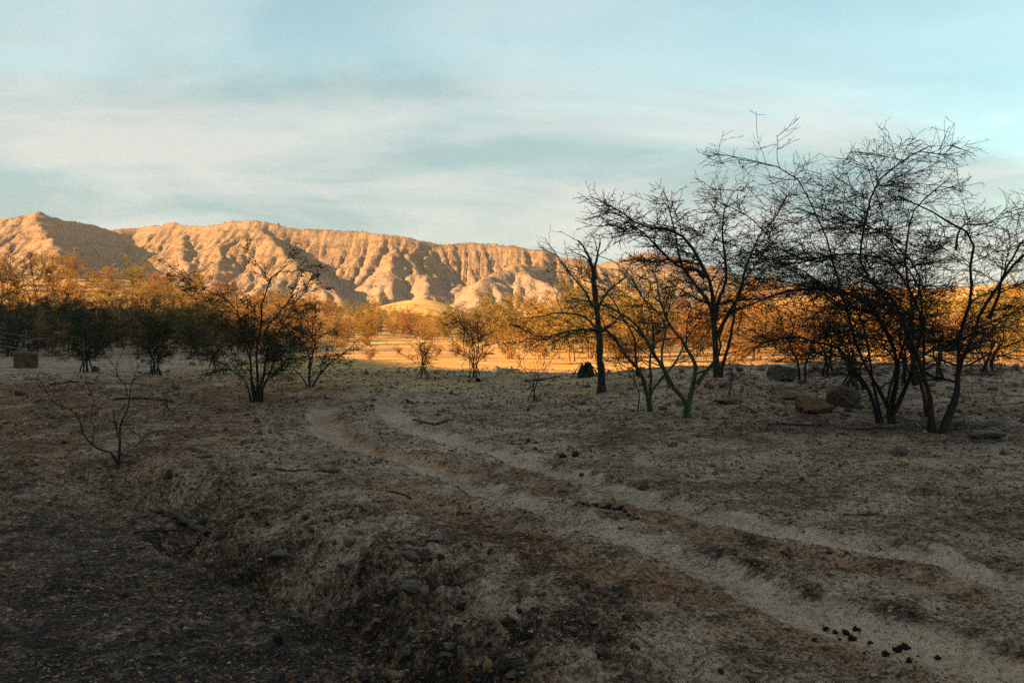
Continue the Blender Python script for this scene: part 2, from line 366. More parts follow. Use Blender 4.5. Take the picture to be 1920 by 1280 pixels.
# ------------------------------------------------------------------ ground sheet
def fade_bank(X, Y, s, n1):
    # bare pale sand showing where the gully bank has slumped
    p = sstep(0.02, 0.22, fbm(X, Y, 0.75, 3, 77)+0.1)*np.exp(-((s-0.55)/0.42)**2)*(1-sstep(6.5, 9, np.hypot(X, Y)))
    return 0.5*p
def build_ground():
    rr = np.concatenate([np.linspace(0.4, 3.6, 14, endpoint=False), np.exp(np.arange(np.log(3.6), np.log(75), 0.0064)),
                         np.geomspace(75, 420, 66), np.geomspace(440, 9000, 24)])
    th = np.concatenate([np.linspace(-RAD(40), RAD(40), 470), np.linspace(RAD(40), 2*np.pi-RAD(40), 122)[1:-1]])
    R, T = np.meshgrid(rr, th, indexing='ij')
    X = (R*np.sin(T)).ravel(); Y = (R*np.cos(T)).ravel(); RR = R.ravel()
    Z = terrain(X, Y, RR)
    nr, na = R.shape
    V = np.column_stack([X, Y, Z]); V = np.vstack([V, [[0, 0, _cam_ground]]])
    i = np.arange(nr-1)[:, None]; j = np.arange(na)[None, :]; j2 = (j+1) % na
    F = np.stack([i*na+j, i*na+j2, (i+1)*na+j2, (i+1)*na+j], -1).reshape(-1, 4)[:, ::-1]
    j = np.arange(na); T3 = np.column_stack([j, np.full(na, nr*na), (j+1) % na])[:, ::-1]
    T3 = T3[:, ::-1]
    me = mesh_np('ground', V, [F, T3], [M['ground']])
    # soil masks: ruts, brown, dark and sand
    n1 = fbm(X, Y, 1.1, 4, 71); n2 = fbm(X, Y, 0.35, 3, 72); n3 = fbm(X, Y, 3.5, 3, 73)
    rut = np.zeros_like(X); track = np.zeros((len(X), 3))
    for Rt in (RUT_A, RUT_B):
        d, a, sd = polydist(X, Y, Rt); d2 = d+0.10*n2+0.05*n1
        k = np.exp(-(d2/0.215)**6)*np.clip(0.95+0.6*n1, 0, 1)*(1-0.75*sstep(15.5, 20, Y)); rut = np.maximum(rut, k)
        wgt = np.exp(-(d/0.17)**6)*np.clip(0.6+1.2*n3+0.6*n1, 0, 1)
        m = wgt > track[:, 2]; track[m] = np.column_stack([a, d*sd, wgt])[m]
    rut = np.maximum(rut, 0.55*sstep(0.15, 0.8, fbm(X, Y, 1.6, 3, 79)-0.1)*(1-sstep(10, 16, RR)))
    br = np.zeros_like(X)
    for Rt, wd in ((BROWN_1, 0.30), (BROWN_2, 0.24)):
        d, a, sd = polydist(X, Y, Rt); br = np.maximum(br, np.exp(-((d+0.1*n2)/wd)**2)*np.clip(0.8+0.5*n1, 0, 1))
    br = np.maximum(br, 0.95*sstep(8.5, 12, Y+n3)*(1-sstep(24, 33, Y))*(1-sstep(-5.0, -2.0, X+0.8*n3))*np.clip(0.75+0.8*n1, 0, 1))
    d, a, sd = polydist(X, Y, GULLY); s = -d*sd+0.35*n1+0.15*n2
    dark = (1-sstep(-0.5, 1.7, s+0.5*n1))*(1-sstep(7.5, 12.5, Y+1.2*n3))  # ashy dark soil, with the near corner's vignetting painted in
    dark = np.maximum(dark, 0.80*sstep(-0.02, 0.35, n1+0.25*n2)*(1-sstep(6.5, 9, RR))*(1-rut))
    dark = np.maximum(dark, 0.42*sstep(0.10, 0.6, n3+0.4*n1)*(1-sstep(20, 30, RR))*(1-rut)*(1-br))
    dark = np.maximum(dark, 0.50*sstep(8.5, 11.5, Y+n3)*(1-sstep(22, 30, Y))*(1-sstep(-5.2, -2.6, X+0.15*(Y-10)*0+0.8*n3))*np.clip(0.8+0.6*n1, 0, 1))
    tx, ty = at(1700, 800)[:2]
    dark = np.maximum(dark, 0.9*np.exp(-((X-tx)/2.6)**2-((Y-ty)/1.3)**2)*np.clip(0.8+n1, 0, 1))  # darker oval at the foot of the two thorn trees
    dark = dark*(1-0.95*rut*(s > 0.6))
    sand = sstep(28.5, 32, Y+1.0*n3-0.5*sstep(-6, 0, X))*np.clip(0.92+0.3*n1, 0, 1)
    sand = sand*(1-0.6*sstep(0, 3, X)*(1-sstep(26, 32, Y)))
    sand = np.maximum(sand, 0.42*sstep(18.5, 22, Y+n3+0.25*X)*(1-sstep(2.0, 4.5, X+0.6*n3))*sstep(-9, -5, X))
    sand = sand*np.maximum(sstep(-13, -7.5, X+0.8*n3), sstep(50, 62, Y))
    bank = fade_bank(X, Y, s, n1)
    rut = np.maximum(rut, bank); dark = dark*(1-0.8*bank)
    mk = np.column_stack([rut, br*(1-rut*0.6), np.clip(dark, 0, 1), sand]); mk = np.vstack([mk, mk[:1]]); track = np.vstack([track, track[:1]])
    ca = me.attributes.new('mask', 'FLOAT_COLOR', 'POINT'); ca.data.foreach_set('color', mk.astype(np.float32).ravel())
    va = me.attributes.new('track', 'FLOAT_VECTOR', 'POINT'); va.data.foreach_set('vector', track.astype(np.float32).ravel())
    o = link('ground', me); tag(o, 'dry dusty ground with tyre ruts and an eroded gully', None, None, 'structure'); return o
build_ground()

# ------------------------------------------------------------------ the eroded mountain ridge
def mountain_material(name, veg=0.3):
    m, t, o = mat(name); b = principled(t, o, 1.0, 0.05)
    geo = t.nodes.new('ShaderNodeNewGeometry'); P = geo.outputs['Position']
    sp = t.nodes.new('ShaderNodeSeparateXYZ'); t.links.new(P, sp.inputs[0])
    nw = noise(t, P, 0.018, 5, 0.6); nf = noise(t, P, 0.12, 6, 0.65); ng = noise(t, P, 0.5, 5, 0.65)
    # level beds of rock, bent a little
    zz = math_n(t, 'ADD', sp.outputs[2], math_n(t, 'MULTIPLY', math_n(t, 'SUBTRACT', nw, 0.5), 26.0))
    cb = t.nodes.new('ShaderNodeCombineXYZ'); t.links.new(math_n(t, 'MULTIPLY', zz, 0.12), cb.inputs[2])
    beds = noise(t, cb.outputs[0], 2.0, 5, 0.65)
    c = ramp(t, [(0.37, (0.078, 0.050, 0.033)), (0.46, (0.145, 0.100, 0.066)), (0.54, (0.205, 0.145, 0.097)), (0.64, (0.125, 0.090, 0.066))], math_n(t, 'ADD', math_n(t, 'MULTIPLY', beds, 0.55), math_n(t, 'MULTIPLY', nf, 0.45)))
    low = ramp(t, [(0.0, 1.0), (1.0, 0.0)], math_n(t, 'DIVIDE', zz, 42.0, None, True))
    pale = ramp(t, [(0.46, 0.0), (0.62, 1.0)], nw)
    c2 = mixc(t, c.outputs[0], (0.30, 0.25, 0.225), math_n(t, 'MULTIPLY', low.outputs[0], math_n(t, 'ADD', 0.25, math_n(t, 'MULTIPLY', pale.outputs[0], 0.6))))
    pk = ramp(t, [(0.55, 0.0), (0.66, 1.0)], noise(t, P, 0.03, 4, 0.6))
    c2 = mixc(t, c2, (0.16, 0.095, 0.075), math_n(t, 'MULTIPLY', pk.outputs[0], 0.45))
    vg = ramp(t, [(0.56, 0.0), (0.66, 1.0)], ng)
    c2 = mixc(t, c2, (0.07, 0.05, 0.028), math_n(t, 'MULTIPLY', vg.outputs[0], veg))
    t.links.new(c2, b.inputs['Base Color'])
    mpr = t.nodes.new('ShaderNodeMapping'); mpr.inputs['Scale'].default_value = (1.0, 0.35, 0.22); t.links.new(P, mpr.inputs[0])
    rl = noise(t, mpr.outputs[0], 0.28, 6, 0.65, 0.4)
    nb = bump(t, nf, 0.5, 2.0); nb = bump(t, rl, 0.9, 2.6, nb); nb = bump(t, beds, 0.5, 1.2, nb); nb = bump(t, ng, 0.8, 1.0, nb)
    t.links.new(nb, b.inputs['Normal']); return m
def wpt(px, py, Y): return ((px-960)/FPX*Y, Y, CAM_Z+(599.9-py)/FPX*Y)
def ridge_field(X, Y, lines, slope, k):
    acc = np.zeros_like(X); top = np.full(X.shape, -1e9); vals = []
    for ln in lines:
        best = np.full(X.shape, -1e9)
        for a, b in zip(ln[:-1], ln[1:]):
            dx, dy = b[0]-a[0], b[1]-a[1]; L2 = dx*dx+dy*dy+1e-9
            tt = np.clip(((X-a[0])*dx+(Y-a[1])*dy)/L2, 0, 1)
            d = np.hypot(X-(a[0]+tt*dx), Y-(a[1]+tt*dy))
            best = np.maximum(best, a[2]+tt*(b[2]-a[2])-slope*(np.sqrt(d*d+9)-3))
        vals.append(best)
    vals = np.array(vals); mx = vals.max(0)
    return mx+k*np.log(np.exp((vals-mx)/k).sum(0))-k*0.15
def erode(Z, cell, iters, K, talus, seed):
    ny, nx = Z.shape; n = nx*ny
    idx = np.arange(n).reshape(ny, nx)
    offs = [(-1,0,1),(1,0,1),(0,-1,1),(0,1,1),(-1,-1,1.414),(-1,1,1.414),(1,-1,1.414),(1,1,1.414)]
    rng = np.random.default_rng(seed)
    for it in range(iters):
        Zj = Z+rng.uniform(-0.05, 0.05, Z.shape)
        best = np.zeros_like(Z); rec = idx.copy()
        Zp = np.pad(Zj, 1, mode='edge'); Ip = np.pad(idx, 1, mode='edge')
        for dy, dx, dl in offs:
            s = (Zj-Zp[1+dy:1+dy+ny, 1+dx:1+dx+nx])/(dl*cell); m = s > best
            best = np.where(m, s, best); rec = np.where(m, Ip[1+dy:1+dy+ny, 1+dx:1+dx+nx], rec)
        order = np.argsort(-Zj.ravel()).tolist(); rl = rec.ravel().tolist(); A = [1.0]*n
        for i in order:
            r = rl[i]
            if r != i: A[r] += A[i]
        A = np.array(A).reshape(ny, nx)
        cut = K*np.sqrt(np.minimum(A, 900))*best
        Z = Z-np.minimum(cut, best*cell*0.45)
        # soften a little: loose slopes
        Zp = np.pad(Z, 1, mode='edge'); lap = (Zp[:-2,1:-1]+Zp[2:,1:-1]+Zp[1:-1,:-2]+Zp[1:-1,2:])/4-Z
        Z = Z+lap*talus
    return Z
def grid_mesh(name, X, Y, Z, m):
    ny, nx = Z.shape; V = np.column_stack([X.ravel(), Y.ravel(), Z.ravel()])
    i = np.arange(ny-1)[:, None]; j = np.arange(nx-1)[None, :]
    F = np.stack([i*nx+j, i*nx+j+1, (i+1)*nx+j+1, (i+1)*nx+j], -1).reshape(-1, 4)
    return mesh_np(name, V, F, [m])
M['mountain'] = mountain_material('mountain'); M['far_hills'] = mountain_material('far_hills', 0.55)
def build_mountain():
    crest = [wpt(*p) for p in [(-330,470,860),(-200,432,820),(-60,418,790),(20,404,768),(70,397,760),(120,408,800),(210,429,880),(270,425,890),(330,419,850),(400,421,822),(440,415,812),(480,411,800),(530,423,792),(620,431,786),(720,437,780),(770,444,782),(830,457,790),(880,455,800),(930,457,802),(970,461,802),(1060,480,800),(1120,492,800),(1200,515,800),(1300,550,805),(1420,585,810)]]
    spurs = [
        [(70,397,760),(84,418,700),(100,450,640),(112,490,595),(120,545,560)],
        [(-60,418,790),(-40,450,730),(-20,500,660)],
        [(330,419,850),(335,440,800),(345,470,740),(345,505,690)],
        [(440,415,812),(430,445,770),(415,475,725),(400,520,670)],
        [(480,411,800),(505,430,765),(530,462,722),(565,495,676),(600,522,640),(630,548,605)],
        [(545,480,700),(510,510,655),(480,540,615)],
        [(735,440,780),(748,462,742),(735,500,700),(715,545,648),(700,575,615)],
        [(748,462,742),(790,500,705),(800,545,655),(790,575,625)],
        [(1000,470,802),(985,485,745),(960,489,700),(920,518,655),(890,548,622),(872,580,590)],
        [(960,489,700),(1000,510,662),(1045,535,630),(1080,560,600)],
        [(1090,487,800),(1110,515,750),(1130,550,690)],
        [(1150,500,800),(1200,535,740),(1240,570,690)]]
    lines = [crest]+[[wpt(p[0], p[1]+(13 if k == 0 else 4 if k == 1 else 2), p[2]) for k, p in enumerate(s)] for s in spurs]
    cell = 1.6
    xs = np.arange(-560, 360, cell); ys = np.arange(548, 960, cell)
    X, Y = np.meshgrid(xs, ys)
    wx = X+9*fbm(X, Y, 60, 3, 81)*1.0; wy = Y+9*fbm(X, Y, 60, 3, 82)
    cr = wpt; Z = ridge_field(0.4*X+0.6*wx, 0.4*Y+0.6*wy, lines, 0.66, 4.0)
    Z = np.maximum(Z, -6+0.6*fbm(X, Y, 30, 2, 83))
    Zc = ridge_field(X, Y, [crest], 0.70, 1.0)
    ang = np.array([(p[0]/p[1], p[2]) for p in crest]); Zt = np.interp(X/Y, ang[:, 0], ang[:, 1])
    Z = Z+1.2*fbm(X, Y, 24, 4, 84)*sstep(2, 20, Z)
    # ribs and rills running down the face
    rx = X+10*fbm(X, Y, 70, 2, 87); deep = sstep(0.03, 0.30, (Zc-Z+14)/60)
    rib = lambda lx, ly, sd: 1-np.clip(np.abs(gnoise(rx/lx, Y/ly, sd)+0.5*gnoise(rx/lx*2.1, Y/ly*2, sd+1))*1.7, 0, 1)
    top = sstep(0, 9, Zt-Z)
    Z = Z-(2.6*rib(34, 150, 88)*(0.5+sstep(-0.3, 0.5, fbm(X, Y, 120, 2, 95)))+1.5*rib(13, 70, 90)*(0.4+sstep(-0.4, 0.4, fbm(X, Y, 60, 2, 96))))*sstep(3, 16, Z)*top
    Z = erode(Z, cell, 30, 0.030, 0.02, 5)
    # harder beds stand out as small steps
    bed = np.sin((Z+3.0*fbm(X, Y, 90, 2, 86))*2*np.pi/7.5); Z = Z+0.55*bed*sstep(4, 15, Z)
    Z = Z+0.6*fbm(X, Y, 6, 3, 85)*sstep(1, 8, Z)
    Z = Z-8*sstep(0.93, 1.0, (Y-548)/412)*0
    o = link('mountain', grid_mesh('mountain', X, Y, Z, M['mountain']))
    tag(o, 'long eroded tan mountain ridge with gullied sunlit slopes', None, None, 'structure')
    return X, Y, Z
MX, MY, MZ = build_mountain()
def build_far_hills():
    crest = [wpt(*p) for p in [(1000,560,1300),(1090,515,1290),(1150,486,1280),(1200,473,1280),(1260,479,1290),(1330,498,1300),(1450,524,1320),(1600,541,1330),(1740,548,1300),(1850,536,1260),(1925,540,1240),(2060,552,1240),(2250,585,1240)]]
    spurs = [[(1180,480,1280),(1160,505,1200),(1140,545,1110)],[(1230,474,1285),(1240,500,1210),(1250,545,1120)],[(1330,498,1300),(1345,525,1220),(1350,560,1140)],
             [(1600,541,1330),(1590,560,1240)],[(1850,536,1260),(1830,550,1190),(1800,575,1110)],[(1925,540,1240),(1940,562,1150)]]
    lines = [crest]+[[wpt(*p) for p in s] for s in spurs]
    cell = 5.0; xs = np.arange(-20, 1000, cell); ys = np.arange(1040, 1480, cell); X, Y = np.meshgrid(xs, ys)
    Z = ridge_field(X+10*fbm(X, Y, 70, 3, 91), Y+10*fbm(X, Y, 70, 3, 92), lines, 0.42, 3)
    Z = np.maximum(Z, -6); Z = Z+4*fbm(X, Y, 40, 4, 93)*sstep(2, 15, Z)
    Z = erode(Z, cell, 22, 0.10, 0.05, 6)+1.2*fbm(X, Y, 16, 3, 94)*sstep(1, 8, Z)
    tag(link('distant_hills', grid_mesh('distant_hills', X, Y, Z, M['far_hills'])), 'lower rounded hills beyond the mountain ridge', None, None, 'structure')
build_far_hills()

# ------------------------------------------------------------------ branches
def resample(P, n):
    P = np.asarray(P, float); S = smooth_path(P, 6) if len(P) > 2 else P
    d = np.concatenate([[0], np.cumsum(np.linalg.norm(np.diff(S, axis=0), axis=1))])
    q = np.linspace(0, d[-1], n)
    return np.column_stack([np.interp(q, d, S[:, k]) for k in range(3)])
def unit(v): return v/(np.linalg.norm(v, axis=-1, keepdims=True)+1e-9)
def spawn(P, R, rng, dens, trange, length, angle, npts=5, up=0.15, flat_=1.0, zig=0.12, rr=0.6, rmin=0.003, fall=0.5, tip=0.35, lim=None, jit=0.12, wt=None):
    """children branches of the branches P (N,k,3) with radii R (N,k)"""
    N_, k, _ = P.shape
    seg = np.linalg.norm(np.diff(P, axis=1), axis=2); L = seg.sum(1)
    if wt is not None: L = L*wt
    cnt = rng.poisson(np.maximum(L*dens*(trange[1]-trange[0]), 0.0))
    if lim: cnt = np.minimum(cnt, lim)
    par = np.repeat(np.arange(N_), cnt); n = len(par)
    if n == 0: return np.zeros((0, npts, 3)), np.zeros((0, npts))
    t = rng.uniform(trange[0], trange[1], n); f = t*(k-1); i = np.minimum(f.astype(int), k-2); u = (f-i)[:, None]
    pos = P[par, i]*(1-u)+P[par, i+1]*u; rad = R[par, i]*(1-u[:, 0])+R[par, i+1]*u[:, 0]
    tan = unit(P[par, i+1]-P[par, i])
    perp = unit(np.cross(tan, rng.normal(size=(n, 3))))
    a = np.radians(rng.uniform(angle[0], angle[1], n))[:, None]
    D = tan*np.cos(a)+perp*np.sin(a); D[:, 2] = D[:, 2]*flat_; D = unit(D)
    ln = rng.uniform(length[0], length[1], n)*(1-fall*t); st = (ln/(npts-1))[:, None]
    ax = unit(np.cross(D, rng.normal(size=(n, 3))))
    out = np.zeros((n, npts, 3)); out[:, 0] = pos; d = D.copy()
    for q in range(1, npts):
        d = unit(d+ax*(zig*(1 if q % 2 else -1))*(0.6+0.8*rng.random((n, 1)))+rng.normal(size=(n, 3))*jit)
        d[:, 2] += up/npts*2
        d = unit(d); out[:, q] = out[:, q-1]+d*st
    r0 = np.clip(rad*rr, rmin, None); prof = np.linspace(1, tip, npts)[None, :]
    return out, np.maximum(r0[:, None]*prof, rmin*0.75)
def tubes(P, R, sides):
    """mesh arrays of tapering tubes"""
    N_, k, _ = P.shape
    if N_ == 0: return np.zeros((0, 3)), np.zeros((0, 4), int)
    T = np.zeros_like(P); T[:, 1:-1] = P[:, 2:]-P[:, :-2]; T[:, 0] = P[:, 1]-P[:, 0]; T[:, -1] = P[:, -1]-P[:, -2]; T = unit(T)
    mean = unit(P[:, -1]-P[:, 0]); ref = np.where(np.abs(mean[:, 2:3]) < 0.8, np.array([[0, 0, 1.0]]), np.array([[1.0, 0, 0]]))
    A = unit(np.cross(T, ref[:, None, :])); B = np.cross(T, A)
    an = np.arange(sides)*2*np.pi/sides
    V = P[:, :, None, :]+R[:, :, None, None]*(A[:, :, None, :]*np.cos(an)[None, None, :, None]+B[:, :, None, :]*np.sin(an)[None, None, :, None])
    b = (np.arange(N_)*k*sides)[:, None, None]; i = np.arange(k-1)[None, :, None]*sides; j = np.arange(sides)[None, None, :]; j2 = (j+1) % sides
    F = np.stack([b+i+j, b+i+j2, b+i+sides+j2, b+i+sides+j], -1).reshape(-1, 4)
    return V.reshape(-1, 3), F
def leaves(P, rng, per, size, spread=0.02, flat_=0.5, aspect=0.35, t0=0.15):
    """small leaf blades along the branches P"""
    N_, k, _ = P.shape; n = int(N_*per)
    if n == 0: return np.zeros((0, 3)), np.zeros((0, 4), int)
    par = rng.integers(0, N_, n); f = rng.uniform(t0, 1, n)*(k-1); i = np.minimum(f.astype(int), k-2); u = (f-i)[:, None]
    c = P[par, i]*(1-u)+P[par, i+1]*u+rng.normal(size=(n, 3))*spread
    d = rng.normal(size=(n, 3)); d[:, 2] *= flat_; d = unit(d)
    nn = rng.normal(size=(n, 3)); nn[:, 2] += 1.5; s = unit(np.cross(d, nn))
    L = rng.uniform(size[0], size[1], (n, 1)); W = L*aspect
    V = np.stack([c, c+d*L*0.5+s*W*0.5, c+d*L, c+d*L*0.5-s*W*0.5], 1).reshape(-1, 3)
    return V, np.arange(n*4).reshape(-1, 4)
def join(parts, mats_of):
    Vs, Fs, Ms, off = [], [], [], 0
    for (V, F), mi in zip(parts, mats_of):
        if len(F) == 0: continue
        Vs.append(V); Fs.append(F+off); Ms.append(np.full(len(F), mi)); off += len(V)
    return np.vstack(Vs), np.vstack(Fs), np.concatenate(Ms)

def make_tree(name, base, stems, levels, seed, bark, leafm=None, leaf=None, label=None, group=None, crown_bark=None, cat='tree', stem_name='stem', sides=8, wt=None):
    """base: foot of the tree; stems: lists of points relative to it with (r0, r1)"""
    rng = np.random.default_rng(seed)
    root = link(name, None, loc=base); root.empty_display_size = 0.3
    tag(root, label, cat, group)
    S, SR = [], []
    for pts, r0, r1 in stems:
        p = resample(pts, 16); L = np.linalg.norm(np.diff(p, axis=0), axis=1).sum()
        nz = rng.normal(size=(16, 3))*0.012*L; nz[0] = 0; nz[-1] = 0
        k = np.array([0.25, 0.5, 0.25]); nz = np.stack([np.convolve(nz[:, c], k, 'same') for c in range(3)], 1); nz[0] = 0
        p = p+nz
        r = (r0+(r1-r0)*np.linspace(0, 1, 16)**0.7)*0.86; r = r*(1+0.07*rng.normal(size=16)); r[0] = r0*1.25; 
        S.append(p); SR.append(r)
    S = np.array(S); SR = np.array(SR)
    for p, r in zip(S, SR):
        if np.linalg.norm(p[0][:2]) < 0.35: p[0] = p[0]-np.array([0, 0, 0.10])
        V, F = tubes(p[None], r[None], sides)
        link(stem_name, mesh_np(stem_name, V, F, [bark]), root)
    gens = [(S, SR)]; parts, mi = [], []; twigs = []
    for li, lv in enumerate(levels):
        lv = dict(lv); src = lv.pop('src', [-1]); sd = lv.pop('sides', 3); lf = lv.pop('leafy', False)
        ps, rs = [], []
        for q in src:
            a, b = spawn(gens[q][0], gens[q][1], rng, wt=(np.array(wt) if wt is not None and len(gens) == 1 else None), **lv); ps.append(a); rs.append(b)
        a = np.vstack(ps); b = np.vstack(rs)
        low = a[:, -1, 2] < 0.04
        a = a[~low]; b = b[~low]
        gens.append((a, b)); parts.append(tubes(a, b, sd)); mi.append(0)
        if lf: twigs.append(a)
    mats = [crown_bark or bark]
    V, F, mm = join(parts, mi)
    link('crown', mesh_np('crown', V, F, mats), root)
    if leafm is not None and twigs:
        lp = [leaves(tw, rng, **leaf) for tw in twigs]
        V, F, mm = join(lp, [0]*len(lp))
        link('foliage', mesh_np('foliage', V, F, [leafm], smooth=False), root)
    return root
def px_stems(bx, by, dist, rows, rng):
    """stems drawn as places of the photograph around the foot (bx, by), laid out at the tree's own distance with depth of their own"""
    s = dist/FPX; out = []
    for pts, r0, r1, dep in rows:
        n = len(pts); o = []
        for i, (x, y) in enumerate(pts):
            t = i/(n-1)
            o.append(((x-bx)*s*(1+dep*t/dist), dep*t**0.9, (by-y)*s))
        out.append((o, r0, r1))
    return out
def fan_stems(rng, n, h, spread, r0, lean=(0.25, 0.9), curl=0.3):
    out = []
    for i in range(n):
        a = 2*math.pi*(i+rng.uniform(-0.35, 0.35))/n; l = rng.uniform(*lean)*spread; hh = h*rng.uniform(0.7, 1.0)
        d = np.array([math.cos(a), math.sin(a)]); w = rng.normal(size=2)*0.08*h
        p = [(0.03*d[0]*n, 0.03*d[1]*n, 0), (*(d*l*0.18+w*0.3), hh*0.25), (*(d*l*0.45+w), hh*0.55), (*(d*l*0.8-w*0.4), hh*0.85), (*(d*l*(1+curl*0.3)), hh)]
        out.append((p, r0*rng.uniform(0.7, 1.1), r0*0.22))
    return out
exec_rng = np.random.default_rng(7)

# --- the big bare thorn trees: two clumps of leaning dark stems
def c4(*pts): return [(1360+x/1.939, 200+y/1.939) for x, y in pts]
def c3(*pts): return [(1040+x/2.134, 220+y/2.134) for x, y in pts]
BARE = [dict(dens=6.2, trange=(0.20, 1.0), length=(0.6, 1.9), angle=(25, 70), npts=8, up=0.02, flat_=0.40, zig=0.16, rr=0.45, rmin=0.006, sides=4, fall=0.78),
        dict(dens=8.5, trange=(0.10, 1.0), length=(0.30, 0.95), angle=(30, 75), npts=6, up=0.06, flat_=0.5, zig=0.22, rr=0.60, rmin=0.0048, sides=3),
        dict(dens=10.5, trange=(0.08, 1.0), length=(0.14, 0.52), angle=(30, 75), npts=5, up=0.04, flat_=0.6, zig=0.24, rr=0.65, rmin=0.0036, src=[-1, -2]),
        dict(dens=7.0, trange=(0.10, 1.0), length=(0.04, 0.17), angle=(35, 80), npts=3, up=0.0, zig=0.1, rr=0.8, rmin=0.0028, src=[-1])]
def tree_right():
    bx, by = 1756, 811; p = at(bx, by); d = float(p[1])
    rows = [(c4((790,1187),(830,1100),(880,960),(940,800),(1000,690),(1090,575),(1200,470)), 0.052, 0.018, 0.5),
            (c4((955,770),(975,680),(1020,540),(1086,450),(1150,400)), 0.030, 0.010, -0.4),
            (c4((780,1180),(815,1050),(838,900),(850,780),(872,680),(860,615),(832,495),(760,440),(660,385),(560,350)), 0.046, 0.010, -0.6),
            (c4((745,1190),(738,1090),(690,985),(645,885),(600,805),(545,725),(470,670),(380,640)), 0.056, 0.016, -0.9),
            (c4((735,1100),(712,960),(700,860),(702,740),(690,600),(700,470),(730,380),(800,300),(870,240)), 0.036, 0.008, 0.6),
            (c4((690,985),(650,800),(560,660),(500,590),(500,480),(520,390),(570,300),(640,220),(720,155),(820,130),(930,165)), 0.036, 0.006, 0.3),
            (c4((760,1180),(745,1000),(760,830),(735,640),(650,440),(620,300),(600,190),(575,110)), 0.030, 0.005, 1.0),
            (c4((832,495),(870,430),(960,420),(1040,360)), 0.018, 0.006, 0.2)]
    make_tree('thorn_tree', p, px_stems(bx, by, d, rows, exec_rng), BARE, 101, M['bark_dark'],
              wt=[0.9, 1.0, 1.1, 1.3, 1.0, 0.9, 0.7, 0.9], label='tallest leafless thorn tree, near-black stems leaning apart from one foot beside the boulders')
    bx, by = 1662, 793; p = at(bx, by); d = float(p[1])
    rows = [(c4((565,1150),(520,1040),(440,940),(380,878),(300,850),(190,835),(100,862),(20,910)), 0.044, 0.009, -0.5),
            (c4((610,1148),(608,1080),(650,985),(640,900),(600,800),(550,720),(480,675),(380,648),(250,655),(110,715),(0,780)), 0.052, 0.010, 0.4),
            (c4((605,1090),(570,1020),(530,940),(470,820),(430,680),(405,560),(400,460),(370,380),(320,290),(290,230),(200,190),(100,160),(25,140)), 0.034, 0.005, 0.9),
            (c4((615,1085),(660,960),(690,800),(650,650),(560,560),(430,530),(290,560),(160,580),(40,560)), 0.036, 0.007, -0.8),
            (c4((575,1150),(545,1000),(560,860),(520,700),(400,600),(250,560),(120,470),(0,430)), 0.028, 0.006, 1.3),
            (c4((290,560),(200,500),(120,400),(20,340)), 0.014, 0.005, 0.5),
            (c4((600,1140),(590,960),(620,800),(640,640),(520,500),(380,430),(200,400)), 0.026, 0.006, -1.2)]
    make_tree('thorn_tree', p, px_stems(bx, by, d, rows, exec_rng), [dict(BARE[0], dens=8.0), dict(BARE[1], dens=10.5), dict(BARE[2], dens=9.0), dict(BARE[3], dens=4.5)], 102, M['bark_dark'],
              wt=[1.0, 1.2, 0.34, 1.2, 0.9, 0.6, 1.0], label='black leafless thorn tree whose limbs arch low and wide towards the green-barked trees')
tree_right()

# --- green-barked trees
GREEN = [dict(dens=4.6, trange=(0.22, 1.0), length=(0.5, 1.35), angle=(25, 65), npts=7, up=0.12, flat_=0.75, zig=0.14, rr=0.45, rmin=0.006, sides=4),
         dict(dens=6.5, trange=(0.12, 1.0), length=(0.25, 0.8), angle=(25, 65), npts=6, up=0.04, flat_=0.5, zig=0.18, rr=0.6, rmin=0.0050, leafy=True),
         dict(dens=9.0, trange=(0.1, 1.0), length=(0.1, 0.36), angle=(30, 70), npts=4, up=0.02, flat_=0.6, zig=0.2, rr=0.7, rmin=0.0042, src=[-1, -2], leafy=True)]
def trees_green():
    bx, by = 1288, 783; p = at(bx, by); d = float(p[1])
    rows = [(c3((530,1205),(522,1140),(460,1050),(405,960),(350,880),(300,820),(220,775),(120,730),(40,720)), 0.055, 0.009, -0.5),
            (c3((528,1180),(555,1085),(578,1000),(560,955),(520,900),(480,830),(440,740),(420,640),(380,560)), 0.050, 0.008, 0.5),
            (c3((570,1040),(610,1010),(650,960),(665,900),(640,800),(650,700),(700,600)), 0.032, 0.008, 0.2),
            (c3((460,1050),(430,940),(440,830),(380,720),(300,600),(200,540)), 0.026, 0.006, 0.8)]
    make_tree('green_barked_tree', p, px_stems(bx, by, d, rows, exec_rng), GREEN, 111, M['bark_green'], M['leaf_olive'], dict(per=1.8, size=(0.025, 0.06), spread=0.015),
              label='small tree with smooth green bark forking just above the ground, right beside its green twin')
    bx, by = 1222, 771; p = at(bx, by); d = float(p[1])
    rows = [(c3((388,1178),(366,1110),(332,1010),(280,950),(232,885),(170,850),(60,848),(-60,870),(-140,850)), 0.050, 0.008, -0.4),
            (c3((380,1120),(390,1060),(385,1000),(400,900),(390,780),(350,690)), 0.030, 0.008, 0.3),
            (c3((372,1110),(430,1040),(500,965),(540,880),(600,800),(620,700)), 0.030, 0.007, 0.7),
            (c3((332,1010),(320,900),(280,800),(210,690),(120,640),(20,610)), 0.026, 0.006, 0.5),
            (c3((330,1170),(335,1100),(310,1040),(250,1000),(180,980)), 0.013, 0.004, -0.2)]
    make_tree('green_barked_tree', p, px_stems(bx, by, d, rows, exec_rng), GREEN, 112, M['bark_green'], M['leaf_olive'], dict(per=1.8, size=(0.025, 0.06), spread=0.015),
              label='small green-barked tree with long low boughs reaching towards the thick dead-topped trunk')
trees_green()

